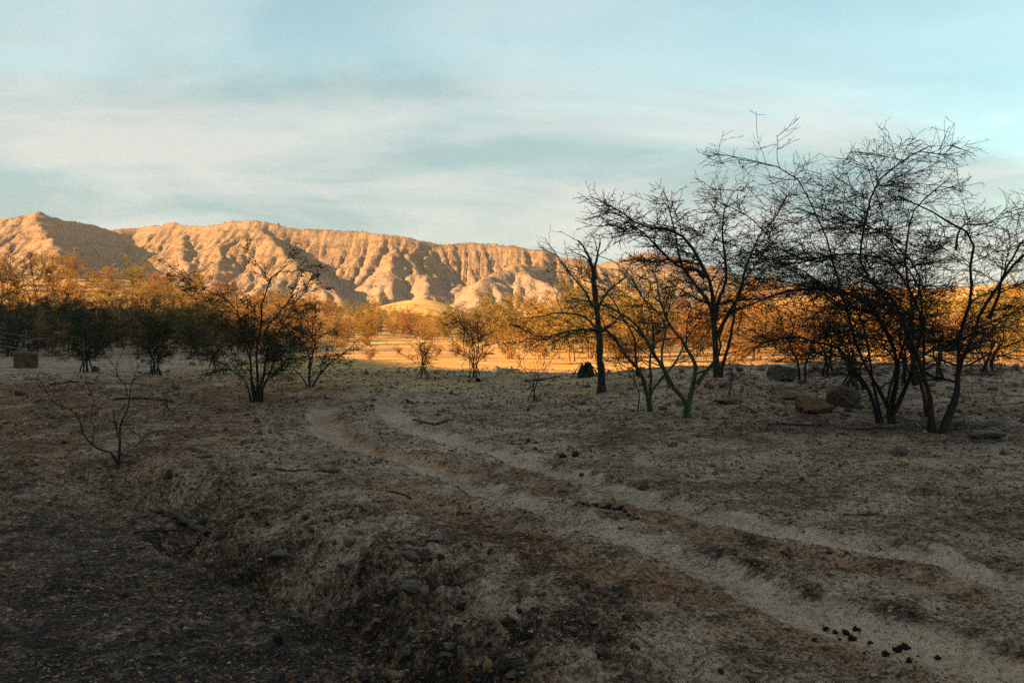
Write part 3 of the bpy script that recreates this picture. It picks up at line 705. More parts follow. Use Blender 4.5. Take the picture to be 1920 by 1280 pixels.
# --- thick trunk with a broken dead top
def tree_dead_top():
    bx, by = 1129, 736; p = at(bx, by); d = float(p[1])
    rows = [(c3((190,1100),(186,980),(176,840),(166,720),(158,620)), 0.105, 0.055, 0.1),
            (c3((158,620),(140,570),(112,515),(92,492)), 0.050, 0.018, 0.0),
            (c3((160,630),(162,590),(175,540),(185,498)), 0.045, 0.016, 0.2),
            (c3((150,600),(120,560),(80,545),(66,540)), 0.026, 0.012, -0.2),
            (c3((172,790),(120,700),(60,640),(0,560),(-50,490)), 0.036, 0.006, -0.6),
            (c3((175,860),(110,790),(30,780),(-80,800),(-180,810)), 0.036, 0.007, 0.5),
            (c3((170,760),(220,690),(280,640),(320,560),(330,520)), 0.034, 0.006, 0.5),
            (c3((176,870),(250,800),(300,760),(380,740)), 0.03, 0.006, -0.7)]
    make_tree('dead_topped_tree', p, px_stems(bx, by, d, rows, exec_rng),
              [dict(GREEN[0], dens=2.0, trange=(0.3, 1.0), length=(0.4, 1.2)), dict(GREEN[1], dens=3.6), dict(GREEN[2], dens=5)], 121, M['bark_dark'], M['leaf_olive'], dict(per=0.7, size=(0.02, 0.05), spread=0.02),
              label='straight thick dark trunk with a broken forked dead top and thin drooping side boughs')
tree_dead_top()
def tree_arching():
    bx, by = 1347, 707; p = at(bx, by); d = float(p[1])
    rows = [(c3((655,1042),(650,900),(640,780),(600,620),(530,500),(440,440),(350,430),(250,370),(160,310)), 0.088, 0.010, 0.4),
            (c3((640,780),(560,640),(520,560),(480,330),(470,270)), 0.055, 0.008, 0.9),
            (c3((640,780),(680,600),(660,450),(680,330),(720,290)), 0.05, 0.008, -0.6),
            (c3((650,860),(740,700),(800,520),(880,400),(960,320)), 0.05, 0.008, 0.6),
            (c3((600,620),(500,600),(420,560),(330,480),(220,410),(150,400)), 0.05, 0.008, -1.0),
            (c3((660,1030),(690,900),(700,760),(760,600),(860,480)), 0.05, 0.01, -0.8)]
    make_tree('umbrella_thorn_tree', p, px_stems(bx, by, d, rows, exec_rng),
              [dict(BARE[0], dens=5.0, trange=(0.25, 1), length=(0.7, 1.9), rmin=0.010, flat_=0.28, fall=0.8, up=0.03), dict(BARE[1], dens=7.0, length=(0.4, 1.2), rmin=0.008, flat_=0.35), dict(BARE[2], dens=7.0, length=(0.15, 0.55), rmin=0.0062), dict(BARE[3], dens=6.0, rmin=0.005, length=(0.05, 0.18))],
              131, M['bark_dark'], label='leafless tree behind the green-barked pair, its crown arching out in flat twiggy layers')
tree_arching()

# --- leafy trees of the left side
def c1(*pts): return [(320+x/4.0, 450+y/4.0) for x, y in pts]
LEAFY = [dict(dens=6.0, trange=(0.15, 1.0), length=(0.35, 1.1), angle=(25, 60), npts=7, up=0.12, flat_=0.75, zig=0.10, rr=0.45, rmin=0.0065, sides=4),
         dict(dens=8.0, trange=(0.12, 1.0), length=(0.2, 0.6), angle=(25, 65), npts=5, up=0.03, flat_=0.45, zig=0.14, rr=0.6, rmin=0.0055, leafy=True),
         dict(dens=9.0, trange=(0.1, 1.0), length=(0.08, 0.30), angle=(30, 70), npts=4, up=0.02, flat_=0.45, zig=0.16, rr=0.7, rmin=0.0048, src=[-1, -2], leafy=True)]
LEAF = dict(per=3.3, size=(0.035, 0.075), spread=0.025, aspect=0.36)
def trees_left():
    bx, by = 481, 753; p = at(bx, by); d = float(p[1])
    rows = [(c1((650,1212),(655,1050),(640,850),(680,640),(705,480),(720,400),(745,290),(690,210),(620,150),(500,120)), 0.036, 0.006, 0.0),
            (c1((745,290),(820,230),(850,190),(880,150)), 0.016, 0.006, 0.2),
            (c1((640,1212),(625,1000),(590,820),(575,620),(520,500),(400,420),(260,330),(160,220)), 0.030, 0.007, -0.6),
            (c1((630,1225),(600,1050),(570,850),(600,700),(530,610),(440,550),(300,450),(180,400),(80,340)), 0.026, 0.006, 0.7),
            (c1((665,1212),(710,950),(735,760),(745,650),(830,580),(900,500),(960,420),(1060,370)), 0.029, 0.007, -0.5),
            (c1((670,1205),(740,950),(850,830),(930,780),(1010,700)), 0.030, 0.006, 0.8),
            (c1((690,1212),(715,1100),(800,1020),(900,960),(980,900)), 0.020, 0.005, -0.8),
            (c1((610,1200),(590,1060),(500,950),(420,900),(330,840)), 0.024, 0.005, -0.9),
            (c1((640,1150),(700,900),(760,700),(860,460),(950,330),(1000,270)), 0.026, 0.005, 1.2)]
    make_tree('feathery_thorn_tree', p, px_stems(bx, by, d, rows, exec_rng), LEAFY, 141, M['bark_dark'], M['leaf_olive'], LEAF,
              label='spreading olive-leaved thorn tree with many thin stems, standing alone beside the bend of the track')
    bx, by = 583, 727; p = at(bx, by); d = float(p[1])
    rows = [(c1((1040,1112),(1038,980),(1030,880),(970,770),(900,700)), 0.040, 0.008, 0.3),
            (c1((1035,930),(1080,840),(1110,760),(1120,660)), 0.026, 0.006, -0.4),
            (c1((1050,1105),(1110,1010),(1160,940),(1260,870),(1340,800),(1400,740)), 0.034, 0.006, 0.4),
            (c1((1030,1105),(980,1000),(900,900),(860,820)), 0.024, 0.006, -0.5),
            (c1((1040,990),(1050,800),(1040,650),(1060,540)), 0.022, 0.006, 0.6)]
    make_tree('feathery_thorn_tree', p, px_stems(bx, by, d, rows, exec_rng), LEAFY, 142, M['bark_dark'], M['leaf_olive'], dict(LEAF, per=3.5),
              label='thin-leaved thorn bush with one long bough held out over the sunlit clearing')
    def quick(name, bx, by, top, width, n, seed, label, leafm='leaf_olive', leaf=LEAF, r0=0.03, lv=LEAFY, lean=(0.2, 1.0), bark='bark_dark', cat='tree', group=None, dens=1.0):
        p = at(bx, by); d = float(p[1]); h = (by-top)*d/FPX; w_ = width*0.5*d/FPX
        rng = np.random.default_rng(seed)
        lvs = [dict(l, dens=l['dens']*dens) for l in lv]
        return make_tree(name, p, fan_stems(rng, n, h*0.84, w_*0.75, r0, lean), lvs, seed, M[bark], M[leafm] if leafm else None, leaf, label=label, cat=cat, group=group)
    quick('feathery_thorn_tree', 162, 698, 555, 150, 7, 151, 'dense dark olive thorn tree next to the squared boulder', leaf=dict(LEAF, per=6.0))
    quick('feathery_thorn_tree', 292, 704, 545, 150, 7, 152, 'dark olive thorn tree with paired stems between the squared boulder tree and the spreading tree', leaf=dict(LEAF, per=4.5))
    quick('feathery_thorn_tree', 364, 669, 575, 120, 6, 153, 'round olive thorn bush farther back behind the spreading tree', leaf=dict(LEAF, per=5.0), dens=0.7)
    quick('feathery_thorn_tree', 398, 692, 615, 80, 5, 154, 'little olive bush growing on the pale stony strip', leaf=dict(LEAF, per=4.0), r0=0.018)
    SAP = [dict(dens=3.6, trange=(0.25, 1.0), length=(0.2, 0.6), angle=(25, 60), npts=6, up=0.15, zig=0.12, rr=0.5, rmin=0.004, sides=4),
           dict(dens=5.0, trange=(0.15, 1.0), length=(0.1, 0.35), angle=(25, 65), npts=5, up=0.05, zig=0.16, rr=0.6, rmin=0.0028, leafy=True),
           dict(dens=6.0, trange=(0.15, 1.0), length=(0.05, 0.15), angle=(30, 70), npts=3, zig=0.1, rr=0.7, rmin=0.002, leafy=True)]
    # leafless sapling by the head of the gully
    bx, by = 221, 879; p = at(bx, by); d = float(p[1])
    q = lambda *a: [(80+x/5.334, 660+y/5.334) for x, y in a]
    rows = [(q((745,1185),(765,1020),(775,920),(740,790),(720,680),(730,610)), 0.020, 0.005, 0.0),
            (q((770,930),(765,770),(800,650),(830,500),(850,350),(910,275),(1040,190)), 0.018, 0.005, 0.2),
            (q((850,350),(780,250),(770,170),(790,80),(830,30)), 0.009, 0.003, -0.1),
            (q((750,1020),(620,960),(540,890),(440,790),(410,650),(370,570),(280,510),(160,410),(110,310),(40,240)), 0.016, 0.004, -0.3),
            (q((500,840),(500,760),(450,680),(445,560),(470,460)), 0.009, 0.003, 0.2),
            (q((750,1100),(880,960),(960,850),(1010,770)), 0.008, 0.003, 0.3),
            (q((755,1120),(820,1000),(900,930),(1060,860)), 0.008, 0.003, -0.2)]
    make_tree('bare_sapling', p, px_stems(bx, by, d, rows, exec_rng), [dict(SAP[0], dens=8.0, length=(0.15, 0.5)), dict(SAP[1], dens=9, length=(0.08, 0.3), rmin=0.0032), dict(SAP[2], dens=7, rmin=0.0025)], 161, M['bark_dark'],
              label='leafless crooked sapling at the head of the gully', cat='sapling')
    quick('bare_sapling', 313, 777, 690, 90, 5, 162, 'thin leafless sapling on the open brown ground between the crooked sapling and the spreading tree', None, None, r0=0.012, lv=SAP, cat='sapling', dens=0.7)
    quick('young_thorn_tree', 793, 709, 610, 110, 6, 163, 'slender young thorn tree at the edge of the sunlit clearing', 'leaf_green', dict(per=1.3, size=(0.03, 0.065), spread=0.02), r0=0.022, lv=LEAFY, lean=(0.15, 0.9), cat='tree', dens=0.8, bark='bark_brown')
    quick('young_thorn_tree', 889, 707, 560, 130, 6, 164, 'young thorn tree with yellowing leaves at the end of the pale fallen log', 'leaf_green', dict(per=2.0, size=(0.03, 0.065), spread=0.02), r0=0.024, lv=LEAFY, lean=(0.1, 0.9), cat='tree', dens=0.9, bark='bark_brown')
    quick('bare_sapling', 998, 752, 655, 90, 4, 165, 'thin leafless sapling on the slope below the pale fallen log', None, None, r0=0.016, lv=SAP, cat='sapling', dens=0.9)
    quick('bare_sapling', 1371, 741, 640, 60, 3, 166, 'tiny leafless sapling next to the flat ochre slab', None, None, r0=0.012, lv=SAP, cat='sapling', dens=0.7)
    # slender trees on the right terrace
    for (bx, by, top, wd, n, sd, lab) in [
        (1505, 717, 560, 130, 2, 171, 'slender leaning tree just behind the dark grey boulder'),
        (1552, 704, 560, 140, 4, 172, 'thin leafless tree on the stony terrace behind the twin boulders'),
        (1600, 727, 540, 150, 7, 173, 'many-stemmed leafless bush right behind the twin boulders'),
        (1700, 722, 520, 180, 6, 174, 'leafless bush seen between the stems of the tallest thorn tree'),
        (1762, 713, 560, 150, 4, 175, 'small forked leafless tree on the terrace behind the tallest thorn tree'),
        (1850, 700, 560, 170, 5, 176, 'leafless thorn bush on the terrace edge towards the yellow hills')]:
        quick('leafless_thorn_tree', bx, by, top, wd, n, sd, lab, None, None, r0=0.034, lv=[dict(BARE[0], dens=4.0, length=(0.4, 1.3), rmin=0.008), dict(BARE[1], dens=5.5, rmin=0.0065), dict(BARE[2], dens=6.5, rmin=0.0055)], lean=(0.2, 1.0))
    return quick
quick = trees_left()

# ------------------------------------------------------------------ the thicket at the far left and the sunlit belt
def proto(name, seed, n, h, spread, r0, bark, leafm, per, size, dens=1.0, flat_=0.6, stem='stem'):
    rng = np.random.default_rng(seed)
    lv = [dict(dens=4.2*dens, trange=(0.10, 1.0), length=(0.45, 1.3), angle=(25, 65), npts=6, up=0.10, flat_=flat_+0.1, zig=0.12, rr=0.5, rmin=0.010, sides=4),
          dict(dens=4.2*dens, trange=(0.12, 1.0), length=(0.25, 0.75), angle=(25, 65), npts=5, up=0.03, flat_=flat_, zig=0.16, rr=0.6, rmin=0.008, leafy=True),
          dict(dens=5.0*dens, trange=(0.1, 1.0), length=(0.12, 0.36), angle=(30, 70), npts=3, up=0.02, flat_=flat_, zig=0.12, rr=0.7, rmin=0.006, src=[-1, -2], leafy=True)]
    return make_tree(name, (0, 0, 0), fan_stems(rng, n, h, spread, r0, (0.15, 1.0)), lv, seed, M[bark], M[leafm] if leafm else None, dict(per=per, size=size, spread=0.04, aspect=0.5) if leafm else None, label='x', cat='tree', stem_name=stem, sides=5)
PROT = {
    'gold': [proto('golden_thorn_tree', 201+i, 6, 3.0, 2.0, 0.034, 'bark_straw', 'leaf_gold', 4.2, (0.06, 0.13)) for i in range(3)],
    'rust': [proto('russet_shrub', 211+i, 9, 2.5, 1.7, 0.022, 'bark_straw', 'leaf_rust', 1.8, (0.05, 0.12), 1.3) for i in range(3)],
    'green': [proto('yellow_green_thorn_tree', 221+i, 6, 3.2, 2.2, 0.036, 'bark_straw', 'leaf_green', 4.2, (0.06, 0.13)) for i in range(2)],
    'olive': [proto('olive_thorn_bush', 241+i, 7, 2.6, 1.8, 0.03, 'bark_dark', 'leaf_olive', 2.4, (0.05, 0.10), 1.1) for i in range(2)],
    'bare': [proto('straw_coloured_shrub', 231+i, 10, 2.4, 1.6, 0.02, 'bark_straw', None, 0, (0, 0), 1.5) for i in range(2)]}
LAB = {
 'flat': {'rust': 'low russet bushlet on the open sunlit flat', 'bare': 'low dry straw-coloured bushlet on the open sunlit flat'},
 'belt': {'gold': 'golden sunlit thorn tree in the belt across the far side of the clearing', 'rust': 'russet sunlit shrub in the belt across the far side of the clearing',
          'green': 'yellow-green sunlit thorn tree in the belt across the far side of the clearing', 'bare': 'straw-coloured bare shrub in the belt across the far side of the clearing'},
 'slope': {'olive': 'dark olive thorn bush in the shaded thicket at the foot of the rising slope', 'gold': 'golden thorn tree on the rising slope below the shaded mountain flank', 'rust': 'russet shrub on the rising slope below the shaded mountain flank',
           'green': 'yellow-green thorn tree on the rising slope below the shaded mountain flank', 'bare': 'straw-coloured bare shrub on the rising slope below the shaded mountain flank'},
 'terrace': {'gold': 'golden sunlit thorn tree beyond the stony terrace', 'rust': 'russet sunlit shrub beyond the stony terrace',
             'green': 'yellow-green sunlit thorn tree beyond the stony terrace', 'bare': 'straw-coloured bare shrub beyond the stony terrace'}}
used = set()
def put(kind, region, x, y, sc, rng):
    src = PROT[kind][rng.integers(0, len(PROT[kind]))]
    z = gz(x, y)-0.05; rz = rng.uniform(0, 6.28); lab = LAB[region][kind]; grp = kind+' plants, '+{'belt': 'far side of the clearing', 'slope': 'rising slope', 'terrace': 'beyond the terrace', 'flat': 'open flat'}[region]
    if src.name not in used:
        used.add(src.name); src.location = (x, y, z); src.rotation_euler = (0, 0, rz); src.scale = (sc,)*3; src['label'] = lab; src['group'] = grp; return src
    return copy_thing(src, (x, y, z), rz, sc, lab, grp)
def scatter():
    rng = np.random.default_rng(77)
    def poisson(n, fx, mind, taken):
        out = []; tries = 0
        while len(out) < n and tries < n*60:
            tries += 1; x, y = fx()
            if all((x-a)**2+(y-b)**2 > mind**2 for a, b in taken+out): out.append((x, y))
        return out
    # belt across the clearing
    P1 = poisson(72, lambda: (lambda Y: (rng.uniform(-0.20*Y-6, 0.02*Y), Y))(rng.uniform(66, 105)), 2.0, [])
    for x, y in P1: put(rng.choice(['gold', 'rust', 'green', 'bare'], p=[0.3, 0.35, 0.2, 0.15]), 'belt', x, y, rng.uniform(0.55, 0.92), rng)
    # slope on the left
    P2 = [(x, y) for x, y in poisson(150, lambda: (lambda Y: (-rng.uniform(0.20, 0.60)*Y, Y))(rng.uniform(32, 98)), 2.1, P1) if (y > 46 or -x/y > 0.42) and (y > 39)]
    for x, y in P2: put(rng.choice(['olive', 'rust', 'bare'], p=[0.45, 0.33, 0.22]) if y < 60 else rng.choice(['gold', 'rust', 'green', 'bare'], p=[0.25, 0.42, 0.12, 0.21]), 'slope', x, y, rng.uniform(0.65, 1.2), rng)
    # trees beside and beyond the terrace
    P3 = poisson(150, lambda: (lambda Y: (rng.uniform(0.0, 0.60)*Y, Y))(rng.uniform(36, 92)), 2.2, P1)
    for x, y in P3:
        if x < 0.045*y and y < 60: continue
        put(rng.choice(['gold', 'rust', 'green', 'bare'], p=[0.38, 0.25, 0.22, 0.15]), 'terrace', x, y, rng.uniform(0.65, 1.15), rng)
    for px, py, sc in [(955,672,0.85),(1015,682,0.85),(1070,676,0.9),(1185,680,1.0),(935,655,1.0),(1110,668,1.0),(1000,660,1.05)]:
        d = 1.6*FPX/(py-600); put(rng.choice(['gold', 'green']), 'terrace', (px-960)/FPX*d, d, sc, rng)
    for i in range(16):      # low dry bushes on the flat itself
        Y = rng.uniform(38, 62); x = rng.uniform(-0.20, 0.03)*Y; put('bare' if i % 3 else 'rust', 'flat', x, Y, rng.uniform(0.14, 0.30), rng)
    for k in PROT:
        for src in PROT[k]:
            if src.name not in used: src.location = (-30, 92, gz(-30, 92)); src['label'] = LAB['slope'][k]; src['group'] = k+' plants, rising slope'
scatter()

# ------------------------------------------------------------------ tall thicket, brush heap
for (bx, by, top, wd, n, sd, lf, lab) in [
    (22, 668, 405, 190, 6, 181, 'leaf_rust', 'tall russet-twigged tree rising behind the brush heap, its top in the sun'),
    (75, 655, 440, 170, 6, 182, 'leaf_olive', 'tall thin olive tree between the brush heap and the dense dark olive tree'),
    (-45, 660, 430, 180, 6, 183, 'leaf_rust', 'tall russet tree behind the brush heap, half out of the view'),
    (120, 648, 500, 150, 6, 184, 'leaf_rust', 'russet bush crowding behind the dense dark olive tree'),
    (225, 650, 530, 150, 7, 185, 'leaf_rust', 'russet bush in the gap between the two dark olive trees'),
    (440, 648, 530, 170, 6, 186, 'leaf_olive', 'olive bush straight behind the spreading tree, towards the clearing')]:
    quick('thicket_tree', bx, by, top, wd, n, sd, lab, lf, dict(LEAF, per=1.3, size=(0.035, 0.08)), r0=0.038, lv=[dict(LEAFY[0], dens=3.2, length=(0.5, 1.5)), dict(LEAFY[1], dens=5, rmin=0.007), dict(LEAFY[2], dens=6, rmin=0.006)], bark='bark_brown')

def stick_mesh(name, pts, r0, r1, m, rng, twigs=2.0, sides=6, tl=(0.1, 0.35)):
    p = resample(pts, 10); L = np.linalg.norm(np.diff(p, axis=0), axis=1).sum()
    p[1:-1] += rng.normal(size=(8, 3))*0.012*L*np.array([1, 1, 0.3])
    r = np.linspace(r0, r1, 10); parts = [tubes(p[None], r[None], sides)]
    a, b = spawn(p[None], r[None], rng, twigs, (0.3, 1.0), tl, (25, 60), 5, up=0.0, flat_=0.5, zig=0.15, rr=0.5, rmin=0.003)
    if len(a): parts.append(tubes(a, b, 4))
    V, F, mm = join(parts, [0]*len(parts)); return mesh_np(name, V, F, [m])
def fallen(name, pxs, r0, r1, mkey, seed, label, cat='branch', lift=0.0, twigs=2.0, tl=(0.1, 0.35)):
    rng = np.random.default_rng(seed); W = [at(*q) for q in pxs]; c = W[0]
    pts = [(q[0]-c[0], q[1]-c[1], q[2]-c[2]+r0*0.6+lift*k) for k, q in enumerate(W)]
    o = link(name, stick_mesh(name, pts, r0, r1, M[mkey], rng, twigs, 6, tl), None, c); return tag(o, label, cat)
fallen('fallen_branch', [(775,788),(800,793),(822,798),(842,784)], 0.022, 0.008, 'bark_dark', 301, 'dark crooked twig lying beside the pale rut at the bend')
fallen('fallen_branch', [(1440,797),(1490,797),(1535,800)], 0.020, 0.008, 'bark_dark', 302, 'dark branch lying in front of the twin boulders', twigs=3)
fallen('fallen_log', [(320,962),(350,980),(388,1005)], 0.040, 0.028, 'bark_brown', 303, 'dark rotten log lying along the lip of the gully', 'log', twigs=0.8)
fallen('fallen_branch', [(252,1000),(300,996),(348,997)], 0.014, 0.007, 'bark_dark', 304, 'thin dark branch on the charred ground beside the rotten log')
fallen('fallen_log', [(213,750),(260,748),(318,753)], 0.030, 0.014, 'bark_dark', 305, 'dark log lying on the open brown ground beside the thin sapling', 'log', twigs=0.6)
fallen('fallen_branch', [(1582,965),(1620,967),(1646,964)], 0.010, 0.006, 'bark_dark', 306, 'short dark twig with an upturned end on the pale ground below the tallest tree', twigs=5, tl=(0.08, 0.2))
fallen('fallen_log', [(896,716),(925,702),(958,691)], 0.075, 0.050, 'deadwood', 307, 'pale weathered log lying at the edge of the terrace', 'log', twigs=0.4)
fallen('fallen_branch', [(985,716),(1020,712),(1062,704)], 0.035, 0.015, 'bark_dark', 308, 'dark branch lying between the pale log and the charred stump', twigs=1.5)
fallen('fallen_branch', [(1600,806),(1660,803),(1720,801)], 0.018, 0.008, 'bark_dark', 309, 'dark branch lying at the feet of the thorn trees', twigs=2)
fallen('fallen_branch', [(1790,705),(1850,703),(1915,694)], 0.035, 0.014, 'bark_brown', 310, 'long brown branch lying on the stony terrace behind the tallest tree', twigs=2)
fallen('fallen_branch', [(770,935),(745,925),(690,917)], 0.012, 0.005, 'bark_dark', 311, 'thin twig lying on the strip between rut and gully', twigs=1.0)
fallen('fallen_branch', [(95,722),(140,718),(195,722)], 0.03, 0.012, 'bark_dark', 312, 'dark branch lying on the ground in front of the squared boulder', twigs=1.5)
fallen('fallen_branch', [(515,880),(545,884),(575,881)], 0.014, 0.006, 'bark_dark', 313, 'small dark twig on the ground between sapling and bend of the track', twigs=1.5)
fallen('fallen_branch', [(1420,775),(1380,757),(1330,770)], 0.012, 0.005, 'bark_brown', 314, 'brown twig lying under the green-barked tree', twigs=2)

def brush_heap():
    rng = np.random.default_rng(321); c = at(40, 668); root = link('brush_heap', None, None, c)
    tag(root, 'heap of dead grey branches tangled behind the squared boulder', 'brush heap')
    for i in range(46):
        a = rng.uniform(0, 6.28); L = rng.uniform(1.0, 2.8); x, y = rng.normal(size=2)*np.array([0.9, 0.6]); z = abs(rng.normal())*0.45+0.04
        e = rng.uniform(-0.08, 0.40); dx, dy, dz = math.cos(a)*math.cos(e)*L/2, math.sin(a)*math.cos(e)*L/2, math.sin(e)*L/2
        z0 = max(z-dz, 0.02)
        pts = [(x-dx, y-dy, z0), (x+rng.normal()*0.08, y+rng.normal()*0.08, z0+dz+0.06), (x+dx, y+dy, z0+2*dz)]
        link('branch', stick_mesh('branch', pts, rng.uniform(0.012, 0.035), 0.006, M['deadwood' if rng.random() < 0.35 else 'bark_dark'], rng, 3.0, 5, (0.2, 0.7)), root)
brush_heap()

# ------------------------------------------------------------------ rocks
def ico(sub):
    bm = bmesh.new(); bmesh.ops.create_icosphere(bm, subdivisions=sub, radius=1.0)
    V = np.array([v.co[:] for v in bm.verts]); F = np.array([[v.index for v in f.verts] for f in bm.faces]); bm.free(); return V, F
ICO = {k: ico(k) for k in (2, 3, 4)}
def rock_mesh(name, seed, size, m, sub=3, planes=14, boxy=False, rough=0.05, sink=0.18):
    rng = np.random.default_rng(seed); U, F = ICO[sub]
    if boxy:
        n = np.vstack([np.eye(3), -np.eye(3), unit(rng.normal(size=(4, 3)))]); n[:6] = unit(n[:6]+rng.normal(size=(6, 3))*0.07); d = np.concatenate([np.full(6, 0.70), np.full(4, 1.06)])*rng.uniform(0.94, 1.05, 10)
    else:
        n = unit(rng.normal(size=(planes, 3))); d = rng.uniform(0.62, 0.95, planes)
    q = np.maximum(U@n.T, 1e-3); rr = np.min(np.where(U@n.T > 0.02, d/q, 9), axis=1); rr = np.minimum(rr, 1.25)
    nz = fbm(U[:, 0]*1.5+seed, U[:, 1]*1.5+U[:, 2]*1.7, 0.9, 4, seed)
    V = U*(rr*(1+rough*2*nz))[:, None]*np.array(size)/2
    V[:, 2] -= V[:, 2].min()+size[2]*sink
    return mesh_np(name, V, F, [m], smooth=(sub < 3))
def rock_at(name, px, py, wpx, hpx, mkey, seed, label, boxy=False, depth=0.8, sub=3, cat='rock', sink=0.18, rough=0.05, rz=None):
    """px, py: middle of the foot; wpx, hpx: size in the photograph"""
    c = at(px, py); s = float(c[1])/FPX; wd = wpx*s; h = hpx*s
    rng = np.random.default_rng(seed)
    o = link(name, rock_mesh(name, seed, (wd*1.05, wd*depth*1.0, h*1.12/(1-sink)), M[mkey], sub, boxy=boxy, sink=sink, rough=rough), None, (c[0], c[1]+wd*depth*0.3, gz(c[0], c[1]+wd*depth*0.3)))
    o.rotation_euler = (0, 0, rng.uniform(-0.35, 0.35) if rz is None else rz)
    return tag(o, label, cat)
rock_at('squared_boulder', 44, 690, 50, 36, 'rock_block', 401, 'squared ochre boulder like a block, in front of the brush heap', True, 0.8, 4, sink=0.08, rough=0.07, rz=0.3)
rock_at('boulder', 1468, 715, 42, 24, 'rock_grey', 402, 'dark grey boulder beside the slender leaning tree', False, 0.8, 4)
rock_at('boulder', 1530, 775, 74, 28, 'rock_orange', 403, 'broad low rust-brown boulder, the left of the two touching by the thorn trees'.replace('the left of the two touching by', 'touching a rounder grey one beside'), False, 0.7, 4)
rock_at('boulder', 1596, 764, 62, 34, 'rock', 404, 'rounded grey-brown boulder between the rust-brown boulder and the thorn tree stems', False, 0.8, 4)
rock_at('rock_slab', 1370, 757, 56, 11, 'rock_orange', 405, 'flat ochre slab lying under the green-barked tree', False, 0.6)
rock_at('rock_slab', 1486, 750, 48, 14, 'rock_orange', 406, 'flat orange slab lying just behind the rust-brown boulder', False, 0.6)
rock_at('rock_slab', 1855, 823, 56, 13, 'rock_grey', 407, 'flat grey slab beside the foot of the tallest thorn tree', False, 0.7)
rock_at('stone', 1690, 855, 30, 20, 'rock_grey', 408, 'pale broken stone on the ground in front of the thorn trees', False, 0.7, cat='stone')
rock_at('stone', 1743, 921, 28, 7, 'rock_orange', 409, 'flat orange stone on the open ground in front of the tallest tree', False, 0.5, cat='stone')
rock_at('stone', 522, 1062, 44, 13, 'rock_grey', 410, 'smooth pale grey stone lying in the gully bottom', False, 0.6, cat='stone')
rock_at('stone', 652, 1028, 26, 16, 'rock_orange', 411, 'rounded reddish stone sticking out of the gully bank', False, 0.8, cat='stone')
rock_at('stone', 680, 1040, 20, 14, 'rock', 412, 'brown stone stuck in the gully bank beside the reddish one', False, 0.8, cat='stone')
rock_at('stone', 770, 1058, 30, 14, 'rock', 413, 'flat tan stone resting on top of the gully bank', False, 0.6, cat='stone')
rock_at('stone', 770, 1128, 42, 26, 'rock_grey', 414, 'dark clod of rock holding a bright orange chip on the bank', False, 0.8, cat='stone')
rock_at('stone_chip', 796, 1122, 18, 20, 'rock_orange', 415, 'bright orange upright chip beside the dark clod', False, 0.5, 2, cat='stone')
rock_at('stone', 740, 1275, 50, 16, 'rock_orange', 416, 'long flat ochre stone at the low end of the gully', False, 0.5, cat='stone')
rock_at('stone', 915, 1258, 28, 18, 'rock_orange', 417, 'lumpy rusty stone at the low end of the gully', False, 0.8, cat='stone')
rock_at('stone', 842, 1238, 28, 12, 'rock', 418, 'flat tan stone near the two dark pebbles in the gully', False, 0.7, cat='stone')
rock_at('stone', 840, 1252, 26, 10, 'rock_grey', 419, 'thin grey plate of stone leaning in the gully', False, 0.6, cat='stone')
rock_at('stone', 960, 1276, 22, 14, 'rock_grey', 420, 'round grey pebble at the low end of the gully', False, 0.8, cat='stone')
rock_at('stone', 707, 1176, 18, 7, 'rock_orange', 421, 'small bright red-orange chip on the charred ground by the gully', False, 0.5, 2, cat='stone')
rock_at('stone', 34, 872, 26, 12, 'rock_orange', 422, 'orange-brown stone on the brown ground away from the track', False, 0.8, cat='stone')
rock_at('stone', 36, 742, 26, 12, 'rock_orange', 423, 'orange stone on the open ground in front of the squared boulder', False, 0.8, cat='stone')
rock_at('stone', 108, 732, 16, 9, 'rock_orange', 424, 'orange stone beside the dark branch near the squared boulder', False, 0.8, cat='stone')
rock_at('stone', 150, 727, 20, 9, 'rock_orange', 425, 'ochre stone behind the dark branch near the squared boulder', False, 0.8, cat='stone')
rock_at('stone', 178, 697, 16, 10, 'rock_grey', 426, 'grey stone at the foot of the dense dark olive tree', False, 0.8, cat='stone')
rock_at('stone', 328, 731, 18, 10, 'rock_grey', 427, 'dark pointed stone behind the thin sapling', False, 0.8, cat='stone')
rock_at('stone', 386, 862, 26, 8, 'rock', 428, 'flat dark stone between the crooked sapling and the track', False, 0.5, cat='stone')
rock_at('stone', 1054, 923, 22, 8, 'rock_grey', 429, 'flat blue-grey stone between the two ruts', False, 0.6, cat='stone')
rock_at('stone', 822, 1014, 16, 9, 'rock_grey', 430, 'blue-grey pebble on the strip between gully and rut', False, 0.8, cat='stone')
rock_at('stone', 1474, 1042, 18, 9, 'rock_grey', 431, 'smooth blue-grey pebble lying in the brown wheel strip', False, 0.8, cat='stone')
rock_at('stone', 380, 992, 32, 9, 'rock', 432, 'flat brown stone at the end of the rotten log', False, 0.6, cat='stone')
rock_at('stone', 618, 886, 44, 8, 'rock', 433, 'flat pale slab of stone half buried beside the track', False, 0.6, cat='stone')
rock_at('stone', 520, 1205, 18, 16, 'dung', 434, 'black rounded stone on the charred ground', False, 0.8, cat='stone')

